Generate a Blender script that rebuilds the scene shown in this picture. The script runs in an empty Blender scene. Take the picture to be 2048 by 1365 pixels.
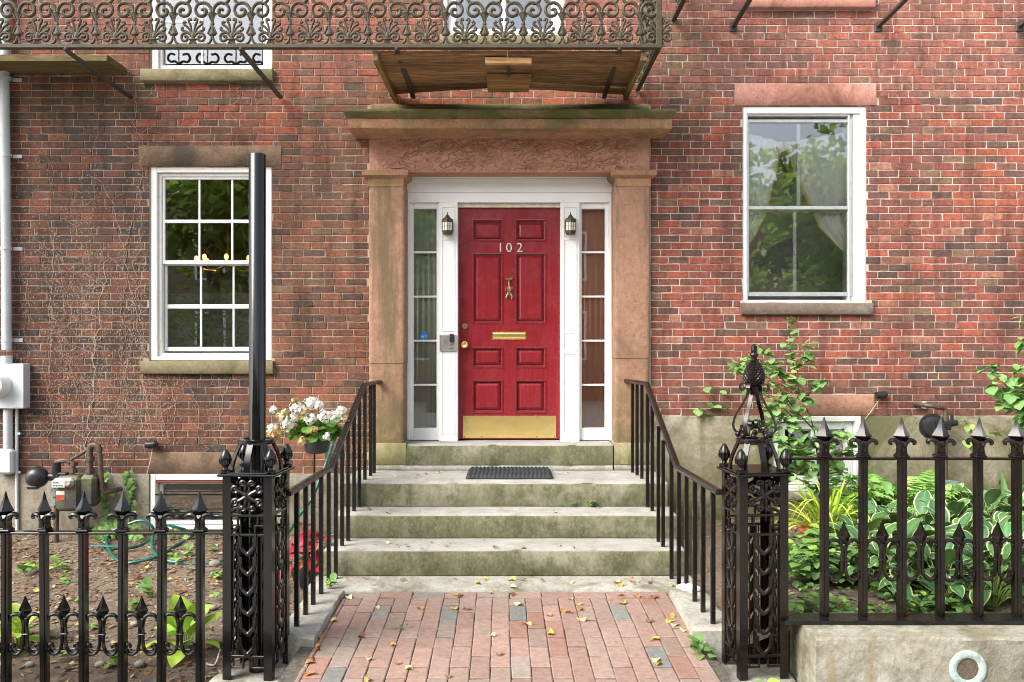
import bpy, math, random
from mathutils import Vector, Matrix, noise
PI = math.pi
rnd = random.Random(102)
sc = bpy.context.scene
COL = sc.collection

# ------------------------------------------------------------------ camera, sky, sun, exposure
F, HOR, DIST, EYE = 1630.0, 685.0, 7.212, 1.70      # focal length and horizon as measured, camera distance, eye height
cam = bpy.data.cameras.new('camera'); camo = bpy.data.objects.new('camera', cam); COL.objects.link(camo)
camo.location = (0, -DIST, EYE); camo.rotation_euler = (PI/2, 0, 0)
cam.sensor_width = 36; cam.lens = F*36/2048; cam.shift_y = (HOR-682.5)/2048
cam.clip_start = .05; cam.clip_end = 2000
sc.camera = camo
SUN_EL, SUN_AZ = 42, 236        # degrees; the sun stands well to the left, a little behind the camera, veiled by cloud
world = bpy.data.worlds.new('World'); sc.world = world; world.use_nodes = True
wn = world.node_tree; wn.nodes.clear()
sky = wn.nodes.new('ShaderNodeTexSky'); sky.sky_type = 'NISHITA'; sky.sun_disc = False
sky.sun_elevation = math.radians(SUN_EL); sky.sun_rotation = math.radians(SUN_AZ)
sky.air_density = 1.0; sky.dust_density = 4.0; sky.ozone_density = 1.0
hs = wn.nodes.new('ShaderNodeHueSaturation'); hs.inputs['Saturation'].default_value = .48
bg = wn.nodes.new('ShaderNodeBackground'); bg.inputs['Strength'].default_value = .15
wo = wn.nodes.new('ShaderNodeOutputWorld')
wn.links.new(sky.outputs[0], hs.inputs['Color']); wn.links.new(hs.outputs[0], bg.inputs[0]); wn.links.new(bg.outputs[0], wo.inputs[0])
sun = bpy.data.lights.new('sun', 'SUN'); suno = bpy.data.objects.new('sun', sun); COL.objects.link(suno)
sun.energy = 1.5; sun.angle = math.radians(38); sun.color = (1, .95, .87)
_a, _e = math.radians(SUN_AZ), math.radians(SUN_EL)
_d = Vector((math.sin(_a)*math.cos(_e), math.cos(_a)*math.cos(_e), math.sin(_e)))
suno.rotation_euler = _d.to_track_quat('Z', 'Y').to_euler(); suno.location = (-4, -12, 14)
sc.view_settings.view_transform = 'Standard'; sc.view_settings.look = 'None'
sc.view_settings.exposure = 1.5; sc.view_settings.gamma = 1.0; sc.view_settings.use_curve_mapping = False
sc.render.engine = 'CYCLES'
sc.cycles.use_denoising = True; sc.cycles.max_bounces = 8; sc.cycles.transparent_max_bounces = 16
sc.cycles.filter_width = 1.0; sc.cycles.caustics_reflective = False; sc.cycles.caustics_refractive = False

# ------------------------------------------------------------------ measuring: photo pixels at a known depth -> metres
def S(y): return F/(y+DIST)
def PX(px, y=0.0): return (px-1024)/S(y)
def PZ(py, y=0.0): return EYE-(py-HOR)/S(y)

# ------------------------------------------------------------------ mesh helpers
W = {}
IDM = Matrix.Identity(4)
class MB:
    def __init__(s): s.v = []; s.f = []; s.c = []; s.has = False; s.M = None; s.col = (1, 1, 1)
    def add(s, vs, fs, col=None):
        b = len(s.v)
        if s.M is not None: vs = [s.M @ Vector(p) for p in vs]
        s.v += [tuple(p) for p in vs]; s.f += [tuple(i+b for i in f) for f in fs]
        if col is None: s.c += [s.col]*len(vs)
        elif isinstance(col, list): s.c += col; s.has = True
        else: s.c += [col]*len(vs); s.has = True
        return s
    def box(s, x0, x1, y0, y1, z0, z1, b=0, col=None):
        if x1 < x0: x0, x1 = x1, x0
        if y1 < y0: y0, y1 = y1, y0
        if z1 < z0: z0, z1 = z1, z0
        b = min(b, (x1-x0)*.45, (y1-y0)*.45, (z1-z0)*.45)
        if b <= 0:
            vs = [(x, y, z) for z in (z0, z1) for y in (y0, y1) for x in (x0, x1)]
            return s.add(vs, [(0, 2, 3, 1), (4, 5, 7, 6), (0, 1, 5, 4), (2, 6, 7, 3), (0, 4, 6, 2), (1, 3, 7, 5)], col)
        lo = (x0, y0, z0); hi = (x1, y1, z1); vs = []; ix = {}
        for sx in (0, 1):
            for sy in (0, 1):
                for sz in (0, 1):
                    for ax in range(3):
                        p = []
                        for k, sg in enumerate((sx, sy, sz)):
                            e = hi[k] if sg else lo[k]
                            if k != ax: e += -b if sg else b
                            p.append(e)
                        ix[(sx, sy, sz, ax)] = len(vs); vs.append(tuple(p))
        fs = []
        def q(*k): fs.append(tuple(ix[i] for i in k))
        for ax in range(3):
            o = [k for k in range(3) if k != ax]
            for sg in (0, 1):
                r = []
                for (u, w) in ((0, 0), (1, 0), (1, 1), (0, 1)):
                    t = [0, 0, 0]; t[ax] = sg; t[o[0]] = u; t[o[1]] = w; r.append(tuple(t)+(ax,))
                if (sg == 0) != (ax == 1): r.reverse()
                q(*r)
            for u in (0, 1):
                for w in (0, 1):
                    a = [0, 0, 0]; a[o[0]] = u; a[o[1]] = w; c = list(a); a[ax] = 0; c[ax] = 1
                    q(tuple(a)+(o[0],), tuple(c)+(o[0],), tuple(c)+(o[1],), tuple(a)+(o[1],))
        for sx in (0, 1):
            for sy in (0, 1):
                for sz in (0, 1):
                    q((sx, sy, sz, 0), (sx, sy, sz, 1), (sx, sy, sz, 2))
        return s.add(vs, fs, col)
    def prism(s, poly, y0, y1, axis='y', col=None):
        n = len(poly)
        if axis == 'y': vs = [(u, y0, w) for u, w in poly]+[(u, y1, w) for u, w in poly]
        elif axis == 'z': vs = [(u, w, y0) for u, w in poly]+[(u, w, y1) for u, w in poly]
        else: vs = [(y0, u, w) for u, w in poly]+[(y1, u, w) for u, w in poly]
        fs = [tuple(range(n-1, -1, -1)), tuple(range(n, 2*n))]+[(i, (i+1) % n, n+(i+1) % n, n+i) for i in range(n)]
        return s.add(vs, fs, col)
    def tube(s, pts, r, n=8, sm=0, cap=True, flat=None, col=None):
        P = [Vector(p) for p in pts]
        R = list(r) if isinstance(r, (list, tuple)) else [r]*len(P)
        if sm:
            Q = []; RR = []
            for i in range(len(P)-1):
                p0 = P[max(i-1, 0)]; p1 = P[i]; p2 = P[i+1]; p3 = P[min(i+2, len(P)-1)]
                for k in range(sm):
                    t = k/sm
                    Q.append(.5*((2*p1)+(p2-p0)*t+(2*p0-5*p1+4*p2-p3)*t*t+(3*p1-p0-3*p2+p3)*t**3))
                    RR.append(R[i]*(1-t)+R[i+1]*t)
            Q.append(P[-1]); RR.append(R[-1]); P, R = Q, RR
        vs = []; fs = []; m = len(P); up = None
        for i in range(m):
            d = (P[min(i+1, m-1)]-P[max(i-1, 0)])
            d = d.normalized() if d.length > 1e-9 else Vector((0, 0, 1))
            if up is None:
                up = Vector((0, 1, 0)) if abs(d.y) < .9 else Vector((1, 0, 0))
            up = (up-d*up.dot(d))
            up = up.normalized() if up.length > 1e-6 else d.orthogonal().normalized()
            sd = d.cross(up)
            for k in range(n):
                a = 2*PI*(k+.5)/n
                vs.append(P[i]+up*(math.cos(a)*R[i]*(flat or 1))+sd*(math.sin(a)*R[i]))
        for i in range(m-1):
            for k in range(n):
                fs.append((i*n+k, i*n+(k+1) % n, (i+1)*n+(k+1) % n, (i+1)*n+k))
        if cap: fs += [tuple(range(n-1, -1, -1)), tuple(range((m-1)*n, m*n))]
        return s.add(vs, fs, col)
    def lathe(s, prof, c=(0, 0, 0), n=14, fy=1.0, axis='z', rot=0, col=None):
        vs = []; fs = []; m = len(prof)
        for (r, z) in prof:
            for k in range(n):
                a = 2*PI*k/n+rot
                if axis == 'z': vs.append((c[0]+r*math.cos(a), c[1]+fy*r*math.sin(a), c[2]+z))
                elif axis == 'y': vs.append((c[0]+r*math.cos(a), c[1]+z, c[2]+r*math.sin(a)))
                else: vs.append((c[0]+z, c[1]+r*math.cos(a), c[2]+r*math.sin(a)))
        for i in range(m-1):
            for k in range(n):
                fs.append((i*n+k, i*n+(k+1) % n, (i+1)*n+(k+1) % n, (i+1)*n+k))
        fs += [tuple(range(n-1, -1, -1)), tuple(range((m-1)*n, m*n))]
        return s.add(vs, fs, col)
    def ball(s, c, r, n=10, fz=1, col=None):
        return s.lathe([(max(1e-4, r*math.sin(PI*i/6)), -r*fz*math.cos(PI*i/6)) for i in range(7)], c, n, col=col)
    def strap(s, pts, wd, w, t, sm=0, col=None):        # flat iron strap: width w along wd, thickness t
        P = [Vector(p) for p in pts]
        if sm:
            Q = []
            for i in range(len(P)-1):
                p0 = P[max(i-1, 0)]; p1 = P[i]; p2 = P[i+1]; p3 = P[min(i+2, len(P)-1)]
                for k in range(sm):
                    u = k/sm
                    Q.append(.5*((2*p1)+(p2-p0)*u+(2*p0-5*p1+4*p2-p3)*u*u+(3*p1-p0-3*p2+p3)*u**3))
            Q.append(P[-1]); P = Q
        wd = Vector(wd).normalized(); vs = []; fs = []; m = len(P)
        for i in range(m):
            d = (P[min(i+1, m-1)]-P[max(i-1, 0)]).normalized(); nn = d.cross(wd)
            nn = nn.normalized() if nn.length > 1e-6 else Vector((0, 0, 1))
            for a, b in ((-1, -1), (1, -1), (1, 1), (-1, 1)):
                vs.append(P[i]+wd*(a*w/2)+nn*(b*t/2))
        for i in range(m-1):
            for k in range(4): fs.append((i*4+k, i*4+(k+1) % 4, i*4+4+(k+1) % 4, i*4+4+k))
        fs += [(3, 2, 1, 0), tuple(range((m-1)*4, m*4))]
        return s.add(vs, fs, col)
    def rings(s, loops, close_last=True, col=None):      # nested closed loops of equal length
        n = len(loops[0]); vs = [p for l in loops for p in l]; fs = []
        for i in range(len(loops)-1):
            for k in range(n): fs.append((i*n+k, i*n+(k+1) % n, (i+1)*n+(k+1) % n, (i+1)*n+k))
        if close_last: fs.append(tuple(range((len(loops)-1)*n, len(loops)*n)))
        return s.add(vs, fs, col)
    def frame(s, x0, x1, z0, z1, t, y0, y1, b=0.0, tb=None, tt=None):   # mitre-less picture frame of four bars
        tb = t if tb is None else tb; tt = t if tt is None else tt
        s.box(x0, x0+t, y0, y1, z0, z1, b); s.box(x1-t, x1, y0, y1, z0, z1, b)
        s.box(x0+t, x1-t, y0+.001, y1-.001, z0, z0+tb, b); s.box(x0+t, x1-t, y0+.001, y1-.001, z1-tt, z1, b)
        return s
    def mesh(s, name, smooth=35):
        me = bpy.data.meshes.new(name); me.from_pydata(s.v, [], s.f)
        if s.has:
            at = me.attributes.new('tint', 'FLOAT_COLOR', 'POINT')
            buf = []
            for c in s.c: buf += [c[0], c[1], c[2], 1.0]
            at.data.foreach_set('color', buf)
        if smooth:
            me.polygons.foreach_set('use_smooth', [True]*len(me.polygons))
            if smooth < 180: me.set_sharp_from_angle(angle=math.radians(smooth))
        me.update(); return me
    def build(s, name, mat, parent=None, smooth=35, local=False, kind=None):
        return obj(name, s.mesh(name, smooth), mat, parent, local=local, kind=kind)

def obj(name, me, mat, parent=None, M=None, local=False, kind=None):
    o = bpy.data.objects.new(name, me); COL.objects.link(o)
    if mat is not None and not me.materials: me.materials.append(mat)
    if M is not None: o.matrix_basis = M
    if parent is not None:
        o.parent = parent
        if local: W[o.name] = W[parent.name] @ (M or IDM)
        else:
            o.matrix_parent_inverse = W[parent.name].inverted(); W[o.name] = M or IDM
    else: W[o.name] = M or IDM
    if kind: o['kind'] = kind
    return o
def thing(name, label, cat, loc=(0, 0, 0), rz=0, group=None):
    o = bpy.data.objects.new(name, None); COL.objects.link(o); o.empty_display_size = .1
    M = Matrix.Translation(loc) @ Matrix.Rotation(rz, 4, 'Z'); o.matrix_basis = M; W[o.name] = M
    tag(o, label, cat, group); return o
def tag(o, label, cat, group=None, kind=None):
    o['label'] = label; o['category'] = cat
    if group: o['group'] = group
    if kind: o['kind'] = kind
    return o
def structure(o): o['kind'] = 'structure'; return o
def text_mesh(body, size, ext, name):
    cu = bpy.data.curves.new(name, 'FONT'); cu.body = body; cu.size = size; cu.extrude = ext; cu.align_x = 'CENTER'
    cu.resolution_u = 3; cu.space_character = 1.15
    to = bpy.data.objects.new(name, cu); COL.objects.link(to)
    dg = bpy.context.evaluated_depsgraph_get(); me = bpy.data.meshes.new_from_object(to.evaluated_get(dg)); me.name = name
    bpy.data.objects.remove(to); me.materials.clear(); return me
def nz(x, y=0, z=0): return noise.noise(Vector((x, y, z)))
def fbm(x, y=0, z=0, o=4): return noise.fractal(Vector((x, y, z)), 1.0, 2.0, o)
def mix(a, b, t): return tuple(a[i]*(1-t)+b[i]*t for i in range(3))
def smooth01(a, b, x):
    t = max(0, min(1, (x-a)/(b-a))); return t*t*(3-2*t)

# ------------------------------------------------------------------ materials
class NT:
    def __init__(s, name):
        s.m = bpy.data.materials.new(name); s.m.use_nodes = True; s.t = s.m.node_tree; s.n = s.t.nodes
        s.b = s.n['Principled BSDF']; s.out = s.n['Material Output']
        s.pos = s.n.new('ShaderNodeNewGeometry').outputs['Position']
    def L(s, a, b): s.t.links.new(a, b)
    def mapd(s, sx, sy, sz, vec=None):
        mp = s.n.new('ShaderNodeMapping'); mp.inputs['Scale'].default_value = (sx, sy, sz); s.L(vec or s.pos, mp.inputs[0]); return mp.outputs[0]
    def noise(s, sc_, det=5, rough=.6, vec=None, dist=0):
        n = s.n.new('ShaderNodeTexNoise'); n.inputs['Scale'].default_value = sc_; n.inputs['Detail'].default_value = det
        n.inputs['Roughness'].default_value = rough; n.inputs['Distortion'].default_value = dist; s.L(vec or s.pos, n.inputs['Vector']); return n.outputs[0]
    def voro(s, sc_, vec=None, feat='F1'):
        n = s.n.new('ShaderNodeTexVoronoi'); n.feature = feat; n.inputs['Scale'].default_value = sc_; s.L(vec or s.pos, n.inputs['Vector']); return n.outputs[0]
    def ramp(s, v, stops):
        r = s.n.new('ShaderNodeValToRGB'); e = r.color_ramp.elements
        while len(e) < len(stops): e.new(.5)
        for i, (p, c) in enumerate(stops):
            e[i].position = p; e[i].color = (c, c, c, 1) if not isinstance(c, tuple) else c+(1,)
        s.L(v, r.inputs[0]); return r.outputs[0]
    def mixc(s, fac, a, b, mode='MIX'):
        n = s.n.new('ShaderNodeMix'); n.data_type = 'RGBA'; n.blend_type = mode
        s._in(n.inputs[0], fac); s._in(n.inputs[6], a); s._in(n.inputs[7], b); return n.outputs[2]
    def _in(s, sock, v):
        if isinstance(v, (int, float)): sock.default_value = v
        elif isinstance(v, tuple): sock.default_value = v+(1,)
        else: s.L(v, sock)
    def math(s, op, a, b=0.0):
        n = s.n.new('ShaderNodeMath'); n.operation = op; s._in(n.inputs[0], a); s._in(n.inputs[1], b); n.use_clamp = False; return n.outputs[0]
    def attr(s): n = s.n.new('ShaderNodeAttribute'); n.attribute_name = 'tint'; return n.outputs['Color']
    def orand(s): return s.n.new('ShaderNodeObjectInfo').outputs['Random']
    def sep(s, v):
        n = s.n.new('ShaderNodeSeparateXYZ'); s.L(v, n.inputs[0]); return n.outputs
    def normal(s): return s.n.new('ShaderNodeNewGeometry').outputs['Normal']
    def bump(s, h, strength=.3, dist=.01):
        n = s.n.new('ShaderNodeBump'); n.inputs['Strength'].default_value = strength; n.inputs['Distance'].default_value = dist
        s.L(h, n.inputs['Height']); s.L(n.outputs[0], s.b.inputs['Normal'])
    def done(s, col, rough=.7, metal=0.0, spec=None):
        s._in(s.b.inputs['Base Color'], col); s._in(s.b.inputs['Roughness'], rough); s._in(s.b.inputs['Metallic'], metal)
        if spec is not None: s.b.inputs['Specular IOR Level'].default_value = spec
        return s.m

def grime(n):       # soot and damp running down the wall
    a = n.ramp(n.noise(1.1, 6, .7, n.mapd(1, 1, .45), .5), [(.36, .66), (.52, 1.0), (.75, 1.1)])
    b = n.ramp(n.noise(7, 5, .7, n.mapd(1, 1, .10)), [(.38, .68), (.55, 1.0)])
    return n.mixc(1.0, a, b, 'MULTIPLY')
def m_brick():
    n = NT('brick'); c = n.attr()
    g = n.noise(26, 6, .75); c = n.mixc(.9, c, n.ramp(g, [(.28, .45), (.5, 1.0), (.72, 1.5)]), 'MULTIPLY')
    c = n.mixc(n.ramp(n.noise(11, 5, .7), [(.52, 0.), (.70, .5)]), c, (.075, .05, .042))
    c = n.mixc(n.ramp(n.noise(17, 4, .7, n.mapd(1, 1, 2)), [(.58, 0.), (.74, .4)]), c, (.34, .13, .08))
    c = n.mixc(n.ramp(n.noise(85, 2, .5, n.mapd(.5, 1, 1.6)), [(.63, 0.), (.69, .85)]), c, (.028, .02, .018))      # kiln pits
    c = n.mixc(n.ramp(n.noise(14, 5, .7), [(.6, 0.), (.8, .35)]), c, (.42, .30, .24))                              # lime bloom
    c = n.mixc(n.ramp(n.noise(15, 4, .7, n.mapd(1.3, 1, .4)), [(.54, 0.), (.68, .42)]), c, (.085, .055, .048))
    c = n.mixc(n.ramp(n.noise(33, 5, .8, n.mapd(.6, 1, 1)), [(.62, 0.), (.70, .55)]), c, (.45, .36, .28))                 # mortar smeared over the arris
    c = n.mixc(1.0, c, grime(n), 'MULTIPLY')
    n.bump(n.noise(60, 6, .7), .6, .007); return n.done(c, .88, 0, .25)
def m_mortar():
    n = NT('mortar'); x = n.sep(n.pos)
    c = n.mixc(n.ramp(n.noise(.9, 3), [(.35, 0.), (.65, 1.)]), (.50, .41, .31), (.38, .29, .21))
    c = n.mixc(n.ramp(n.noise(40, 4), [(.5, 0.), (.8, .5)]), c, (.34, .27, .21))
    c = n.mixc(n.ramp(n.math('MULTIPLY_ADD', x[0], .25), [(.4, 0.), (.9, .8)]), c, (.64, .57, .49))
    c = n.mixc(1.0, c, grime(n), 'MULTIPLY')
    n.bump(n.noise(120, 4), .4, .004); return n.done(c, .95, 0, .2)
def m_stone(name, c1, c2, dirt, dl=.5, sc_=3, gr=90, bs=.35, moss=None, mz=None, rough=.9, streak=None):
    n = NT(name)
    c = n.mixc(n.ramp(n.noise(sc_, 5, .65), [(.35, 0.), (.65, 1.)]), c1, c2)
    c = n.mixc(n.ramp(n.noise(gr, 3, .6), [(.3, .75), (.7, 1.2)]), c, c, 'MIX')
    c = n.mixc(.6, c, n.ramp(n.noise(gr*.5, 5, .8), [(.3, .4), (.5, 1.), (.7, 1.5)]), 'MULTIPLY')
    c = n.mixc(n.ramp(n.noise(sc_*3.5, 6, .75), [(.42, 0.), (.7, .55)]), c, tuple(v*1.3 for v in c2))
    c = n.mixc(n.ramp(n.noise(1.5, 6, .75, None, .8), [(dl, 0.), (dl+.14, .9)]), c, dirt)
    if streak: c = n.mixc(n.ramp(n.noise(5, 5, .7, n.mapd(1, 1, .12)), [(.52, 0.), (.66, .8)]), c, streak)
    if moss is not None:
        f = n.ramp(n.noise(3.2, 6, .75), [(.34, 0.), (.55, 1.)])
        if mz is not None:
            z = n.sep(n.pos)[2]; a = n.math('MULTIPLY', n.math('SUBTRACT', z, mz[0]), 1/(mz[1]-mz[0]))
            f = n.math('MULTIPLY', f, n.ramp(a, [(0., 1.), (1., 0.)]))
        c = n.mixc(f, c, moss)
    n.bump(n.noise(gr*.5, 6, .7), bs, .008); return n.done(c, rough, 0, .25)
def m_steps():       # worn pale treads, algae stained risers
    n = NT('step_stone'); x = n.sep(n.pos); up = n.sep(n.normal())[2]
    top = n.mixc(n.ramp(n.noise(5, 5, .7), [(.35, 0.), (.65, 1.)]), (.40, .39, .355), (.27, .26, .23))
    top = n.mixc(n.ramp(n.noise(160, 3, .6), [(.4, 0.), (.8, .5)]), top, (.2, .2, .18))
    st = n.mixc(n.ramp(n.noise(3, 5, .7, n.mapd(1, 1, .35)), [(.38, 0.), (.6, 1.)]), (.168, .168, .092), (.088, .092, .044))
    st = n.mixc(n.ramp(n.noise(55, 6, .8, n.mapd(1, 1, .6)), [(.50, 0.), (.66, .6)]), st, (.27, .25, .18))
    st = n.mixc(n.ramp(n.noise(2.1, 5, .7), [(.50, 0.), (.64, .6)]), st, (.34, .32, .245))
    st = n.mixc(n.ramp(n.noise(9, 6, .8, n.mapd(1, 1, .7)), [(.52, 0.), (.64, .7)]), st, (.075, .075, .036))
    st = n.mixc(n.ramp(n.noise(75, 5, .8), [(.60, 0.), (.66, .8)]), st, (.06, .06, .04))
    c = n.mixc(n.ramp(up, [(.3, 0.), (.75, 1.)]), st, top)
    n.bump(n.noise(90, 6, .7), .4, .006); return n.done(c, .88, 0, .3)
def m_plain(name, c, rough=.6, metal=0., var=.15, sc_=20, bs=0., bsc=60, spec=None, c2=None):
    n = NT(name); lo = tuple(v*(1-var) for v in c); hi = c2 or tuple(min(1, v*(1+var)) for v in c)
    cc = n.mixc(n.ramp(n.noise(sc_, 4, .6), [(.35, 0.), (.65, 1.)]), lo, hi)
    if bs: n.bump(n.noise(bsc, 5, .65), bs, .004)
    return n.done(cc, rough, metal, spec)
def m_white():
    n = NT('white_paint')
    c = n.mixc(n.ramp(n.noise(2.5, 6, .7), [(.4, 0.), (.7, .35)]), (.84, .84, .83), (.70, .69, .65))
    n.bump(n.noise(40, 4), .08, .003); return n.done(c, .45, 0, .35)
def m_worn_white():
    n = NT('flaking_white_paint')
    c = n.mixc(n.ramp(n.noise(3, 6, .7), [(.4, 0.), (.7, .4)]), (.80, .79, .76), (.62, .59, .53))
    c = n.mixc(n.ramp(n.noise(48, 6, .85, n.mapd(1.6, 1.6, .5)), [(.60, 0.), (.64, .9)]), c, (.17, .12, .09))
    n.bump(n.noise(48, 6, .8), .3, .003); return n.done(c, .6, 0, .3)
def m_door():
    n = NT('red_door_paint')
    g = n.noise(7, 6, .7, n.mapd(9, 9, .6)); c = n.mixc(n.ramp(g, [(.35, 0.), (.65, 1.)]), (.185, .010, .016), (.26, .017, .023))
    c = n.mixc(n.ramp(n.noise(16, 6, .75, n.mapd(1, 1, 4)), [(.58, 0.), (.76, .4)]), c, (.46, .12, .11))
    n.bump(n.noise(30, 5, .7, n.mapd(6, 6, .5)), .12, .003); return n.done(c, n.ramp(n.noise(6, 4), [(.3, .18), (.7, .32)]), 0, .6)
def m_iron(name, c, c2, rough=.22, rust=.0, speck=0., spec=.5):
    n = NT(name); cc = n.mixc(n.ramp(n.noise(5, 5, .7), [(.4, 0.), (.65, 1.)]), c, c2)
    if speck: cc = n.mixc(n.ramp(n.noise(140, 4, .7), [(.70, 0.), (.74, speck)]), cc, (.10, .095, .09))
    if rust: cc = n.mixc(n.ramp(n.noise(26, 5, .75), [(.56, 0.), (.7, rust)]), cc, (.13, .05, .022))
    n.bump(n.noise(28, 3, .5), .07, .003)
    return n.done(cc, n.ramp(n.noise(18, 4), [(.3, rough*.85), (.7, rough*1.25)]), 0, spec)
def m_bronze():
    n = NT('weathered_cast_iron')
    c = n.mixc(n.ramp(n.noise(9, 5, .7), [(.35, 0.), (.65, 1.)]), (.040, .031, .019), (.072, .055, .033))
    c = n.mixc(n.ramp(n.noise(16, 5, .7), [(.52, 0.), (.64, .75)]), c, (.055, .07, .03))
    c = n.mixc(n.ramp(n.noise(22, 5, .75), [(.6, 0.), (.72, .7)]), c, (.10, .05, .022))
    n.bump(n.noise(90, 5, .7), .5, .004); return n.done(c, .6, 0, .35)
def m_wood(name, c1, c2, ax=0):
    n = NT(name); sx = [9, 9, 9]; sx[ax] = .7
    g = n.noise(3.2, 6, .7, n.mapd(*sx), 1.2)
    c = n.mixc(n.ramp(g, [(.36, 0.), (.5, .5), (.64, 1.)]), c1, c2); sx[ax] = .3
    c = n.mixc(n.ramp(n.noise(14, 3, .6, n.mapd(*sx)), [(.5, 0.), (.62, .6)]), c, tuple(v*.3 for v in c1))
    r = n.orand(); c = n.mixc(.5, c, n.ramp(r, [(0., .35), (1., 1.6)]), 'MULTIPLY')
    n.bump(g, .35, .006); return n.done(c, .8, 0, .3)
def m_tint(name, rough=.6, var=.3, sc_=12, bs=.2, bsc=50, trans=0., spec=.4):
    n = NT(name); c = n.attr()
    c = n.mixc(var, c, n.ramp(n.noise(sc_, 5, .65), [(.3, .45), (.7, 1.5)]), 'MULTIPLY')
    if bs: n.bump(n.noise(bsc, 5, .7), bs, .004)
    m = n.done(c, rough, 0, spec)
    if trans:
        tr = n.n.new('ShaderNodeBsdfTranslucent'); n.L(n.mixc(.5, c, (.30, .42, .05), 'MIX'), tr.inputs[0])
        mx = n.n.new('ShaderNodeMixShader'); mx.inputs[0].default_value = trans
        n.L(n.b.outputs[0], mx.inputs[1]); n.L(tr.outputs[0], mx.inputs[2]); n.L(mx.outputs[0], n.out.inputs[0])
    return m
def m_leaf(name, rough=.42, trans=.22):
    n = NT(name); c = n.attr(); r = n.orand()
    c = n.mixc(1.0, c, n.ramp(r, [(0., .7), (1., 1.3)]), 'MULTIPLY')
    c = n.mixc(.35, c, n.ramp(n.noise(30, 4, .6), [(.3, .6), (.7, 1.35)]), 'MULTIPLY')
    n.bump(n.noise(45, 3), .3, .006); n.done(c, rough, 0, .3)
    tr = n.n.new('ShaderNodeBsdfTranslucent'); n.L(n.mixc(.4, c, (.35, .45, .04), 'MIX'), tr.inputs[0])
    mx = n.n.new('ShaderNodeMixShader'); mx.inputs[0].default_value = trans
    n.L(n.b.outputs[0], mx.inputs[1]); n.L(tr.outputs[0], mx.inputs[2]); n.L(mx.outputs[0], n.out.inputs[0]); return n.m
def m_glass(name, refl, wave=.0, tint=(.96, .97, .96)):
    n = NT(name); n.n.remove(n.b)
    gl = n.n.new('ShaderNodeBsdfGlossy'); gl.inputs['Roughness'].default_value = 0.0; gl.inputs['Color'].default_value = (1, 1, 1, 1)
    tr = n.n.new('ShaderNodeBsdfTransparent'); tr.inputs[0].default_value = tint+(1,)
    fr = n.n.new('ShaderNodeFresnel'); fr.inputs[0].default_value = 1.5
    if wave:
        bp = n.n.new('ShaderNodeBump'); bp.inputs['Strength'].default_value = wave; bp.inputs['Distance'].default_value = .02
        n.L(n.noise(1.6, 2, .5, n.mapd(1, 1, 1.3)), bp.inputs['Height']); n.L(bp.outputs[0], gl.inputs['Normal'])
    mx = n.n.new('ShaderNodeMixShader'); n.L(n.math('ADD', fr.outputs[0], refl), mx.inputs[0])
    n.L(tr.outputs[0], mx.inputs[1]); n.L(gl.outputs[0], mx.inputs[2]); n.L(mx.outputs[0], n.out.inputs[0]); return n.m
def m_emit(name, c, st):
    n = NT(name); n.b.inputs['Emission Color'].default_value = c+(1,); n.b.inputs['Emission Strength'].default_value = st
    n.b.inputs['Base Color'].default_value = c+(1,); return n.m
def m_soil():
    n = NT('soil'); c = n.mixc(n.ramp(n.noise(3, 6, .7), [(.35, 0.), (.65, 1.)]), (.19, .15, .115), (.34, .29, .225))
    c = n.mixc(n.ramp(n.voro(55), [(.0, 0.), (.4, .6)]), c, (.10, .07, .05))
    c = n.mixc(n.ramp(n.noise(70, 5, .8), [(.56, 0.), (.66, .8)]), c, (.36, .26, .18))
    n.bump(n.noise(45, 7, .8), .9, .02); return n.done(c, .95, 0, .15)

BRICK = m_brick(); MORTAR = m_mortar(); STEP = m_steps()
BROWN = m_stone('brownstone', (.29, .155, .10), (.36, .205, .14), (.19, .125, .08), .55, 3, 60, .8, (.13, .115, .05), (.7, 1.9), streak=(.13, .10, .055))
BROWN2 = m_stone('brownstone_frieze', (.35, .18, .12), (.42, .225, .155), (.24, .13, .09), .58, 4, 70, .8)
PINKST = m_stone('pink_sandstone', (.38, .17, .125), (.46, .23, .18), (.20, .085, .06), .52, 4, 100, .35)
LINT = m_stone('stained_sandstone', (.13, .083, .055), (.185, .122, .083), (.06, .048, .036), .47, 3, 95, .4)
SILL = m_stone('mossy_sill_stone', (.17, .145, .085), (.22, .19, .11), (.10, .10, .045), .48, 4, 90, .35)
SILLB = m_stone('brown_sill_stone', (.14, .105, .08), (.18, .135, .10), (.26, .24, .21), .55, 6, 90, .35)
MOSSY = m_stone('mossy_cornice_stone', (.15, .105, .06), (.20, .15, .075), (.085, .095, .03), .42, 4, 80, .5)
CORN = m_stone('cornice_stone', (.32, .165, .095), (.38, .21, .125), (.15, .11, .055), .5, 3, 90, .45, streak=(.17, .15, .06))
FOUND = m_stone('foundation_render', (.21, .185, .13), (.33, .295, .225), (.10, .095, .042), .43, 2.6, 60, .9, (.12, .115, .042), (.2, 1.05), streak=(.13, .12, .06))
FOUNDL = m_stone('grey_foundation', (.17, .15, .115), (.24, .215, .17), (.11, .10, .05), .5, 2.2, 80, .8)
CURB = m_stone('granite_kerb', (.25, .24, .205), (.36, .35, .305), (.15, .135, .09), .5, 4, 90, .6)
CURBR = m_stone('stained_kerb_stone', (.20, .185, .14), (.32, .305, .25), (.11, .105, .055), .44, 3, 80, .9, streak=(.20, .165, .085))
WHITE = m_white(); WORNW = m_worn_white(); DOORM = m_door()
GREYP = m_plain('grey_aluminium', (.45, .46, .46), .4, .3, .1)
VINYL = m_plain('window_sash_vinyl', (.78, .79, .79), .4, 0, .04)
IRON = m_iron('black_iron', (.0035, .0035, .004), (.007, .0065, .0065), .15, 0, .4)
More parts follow.
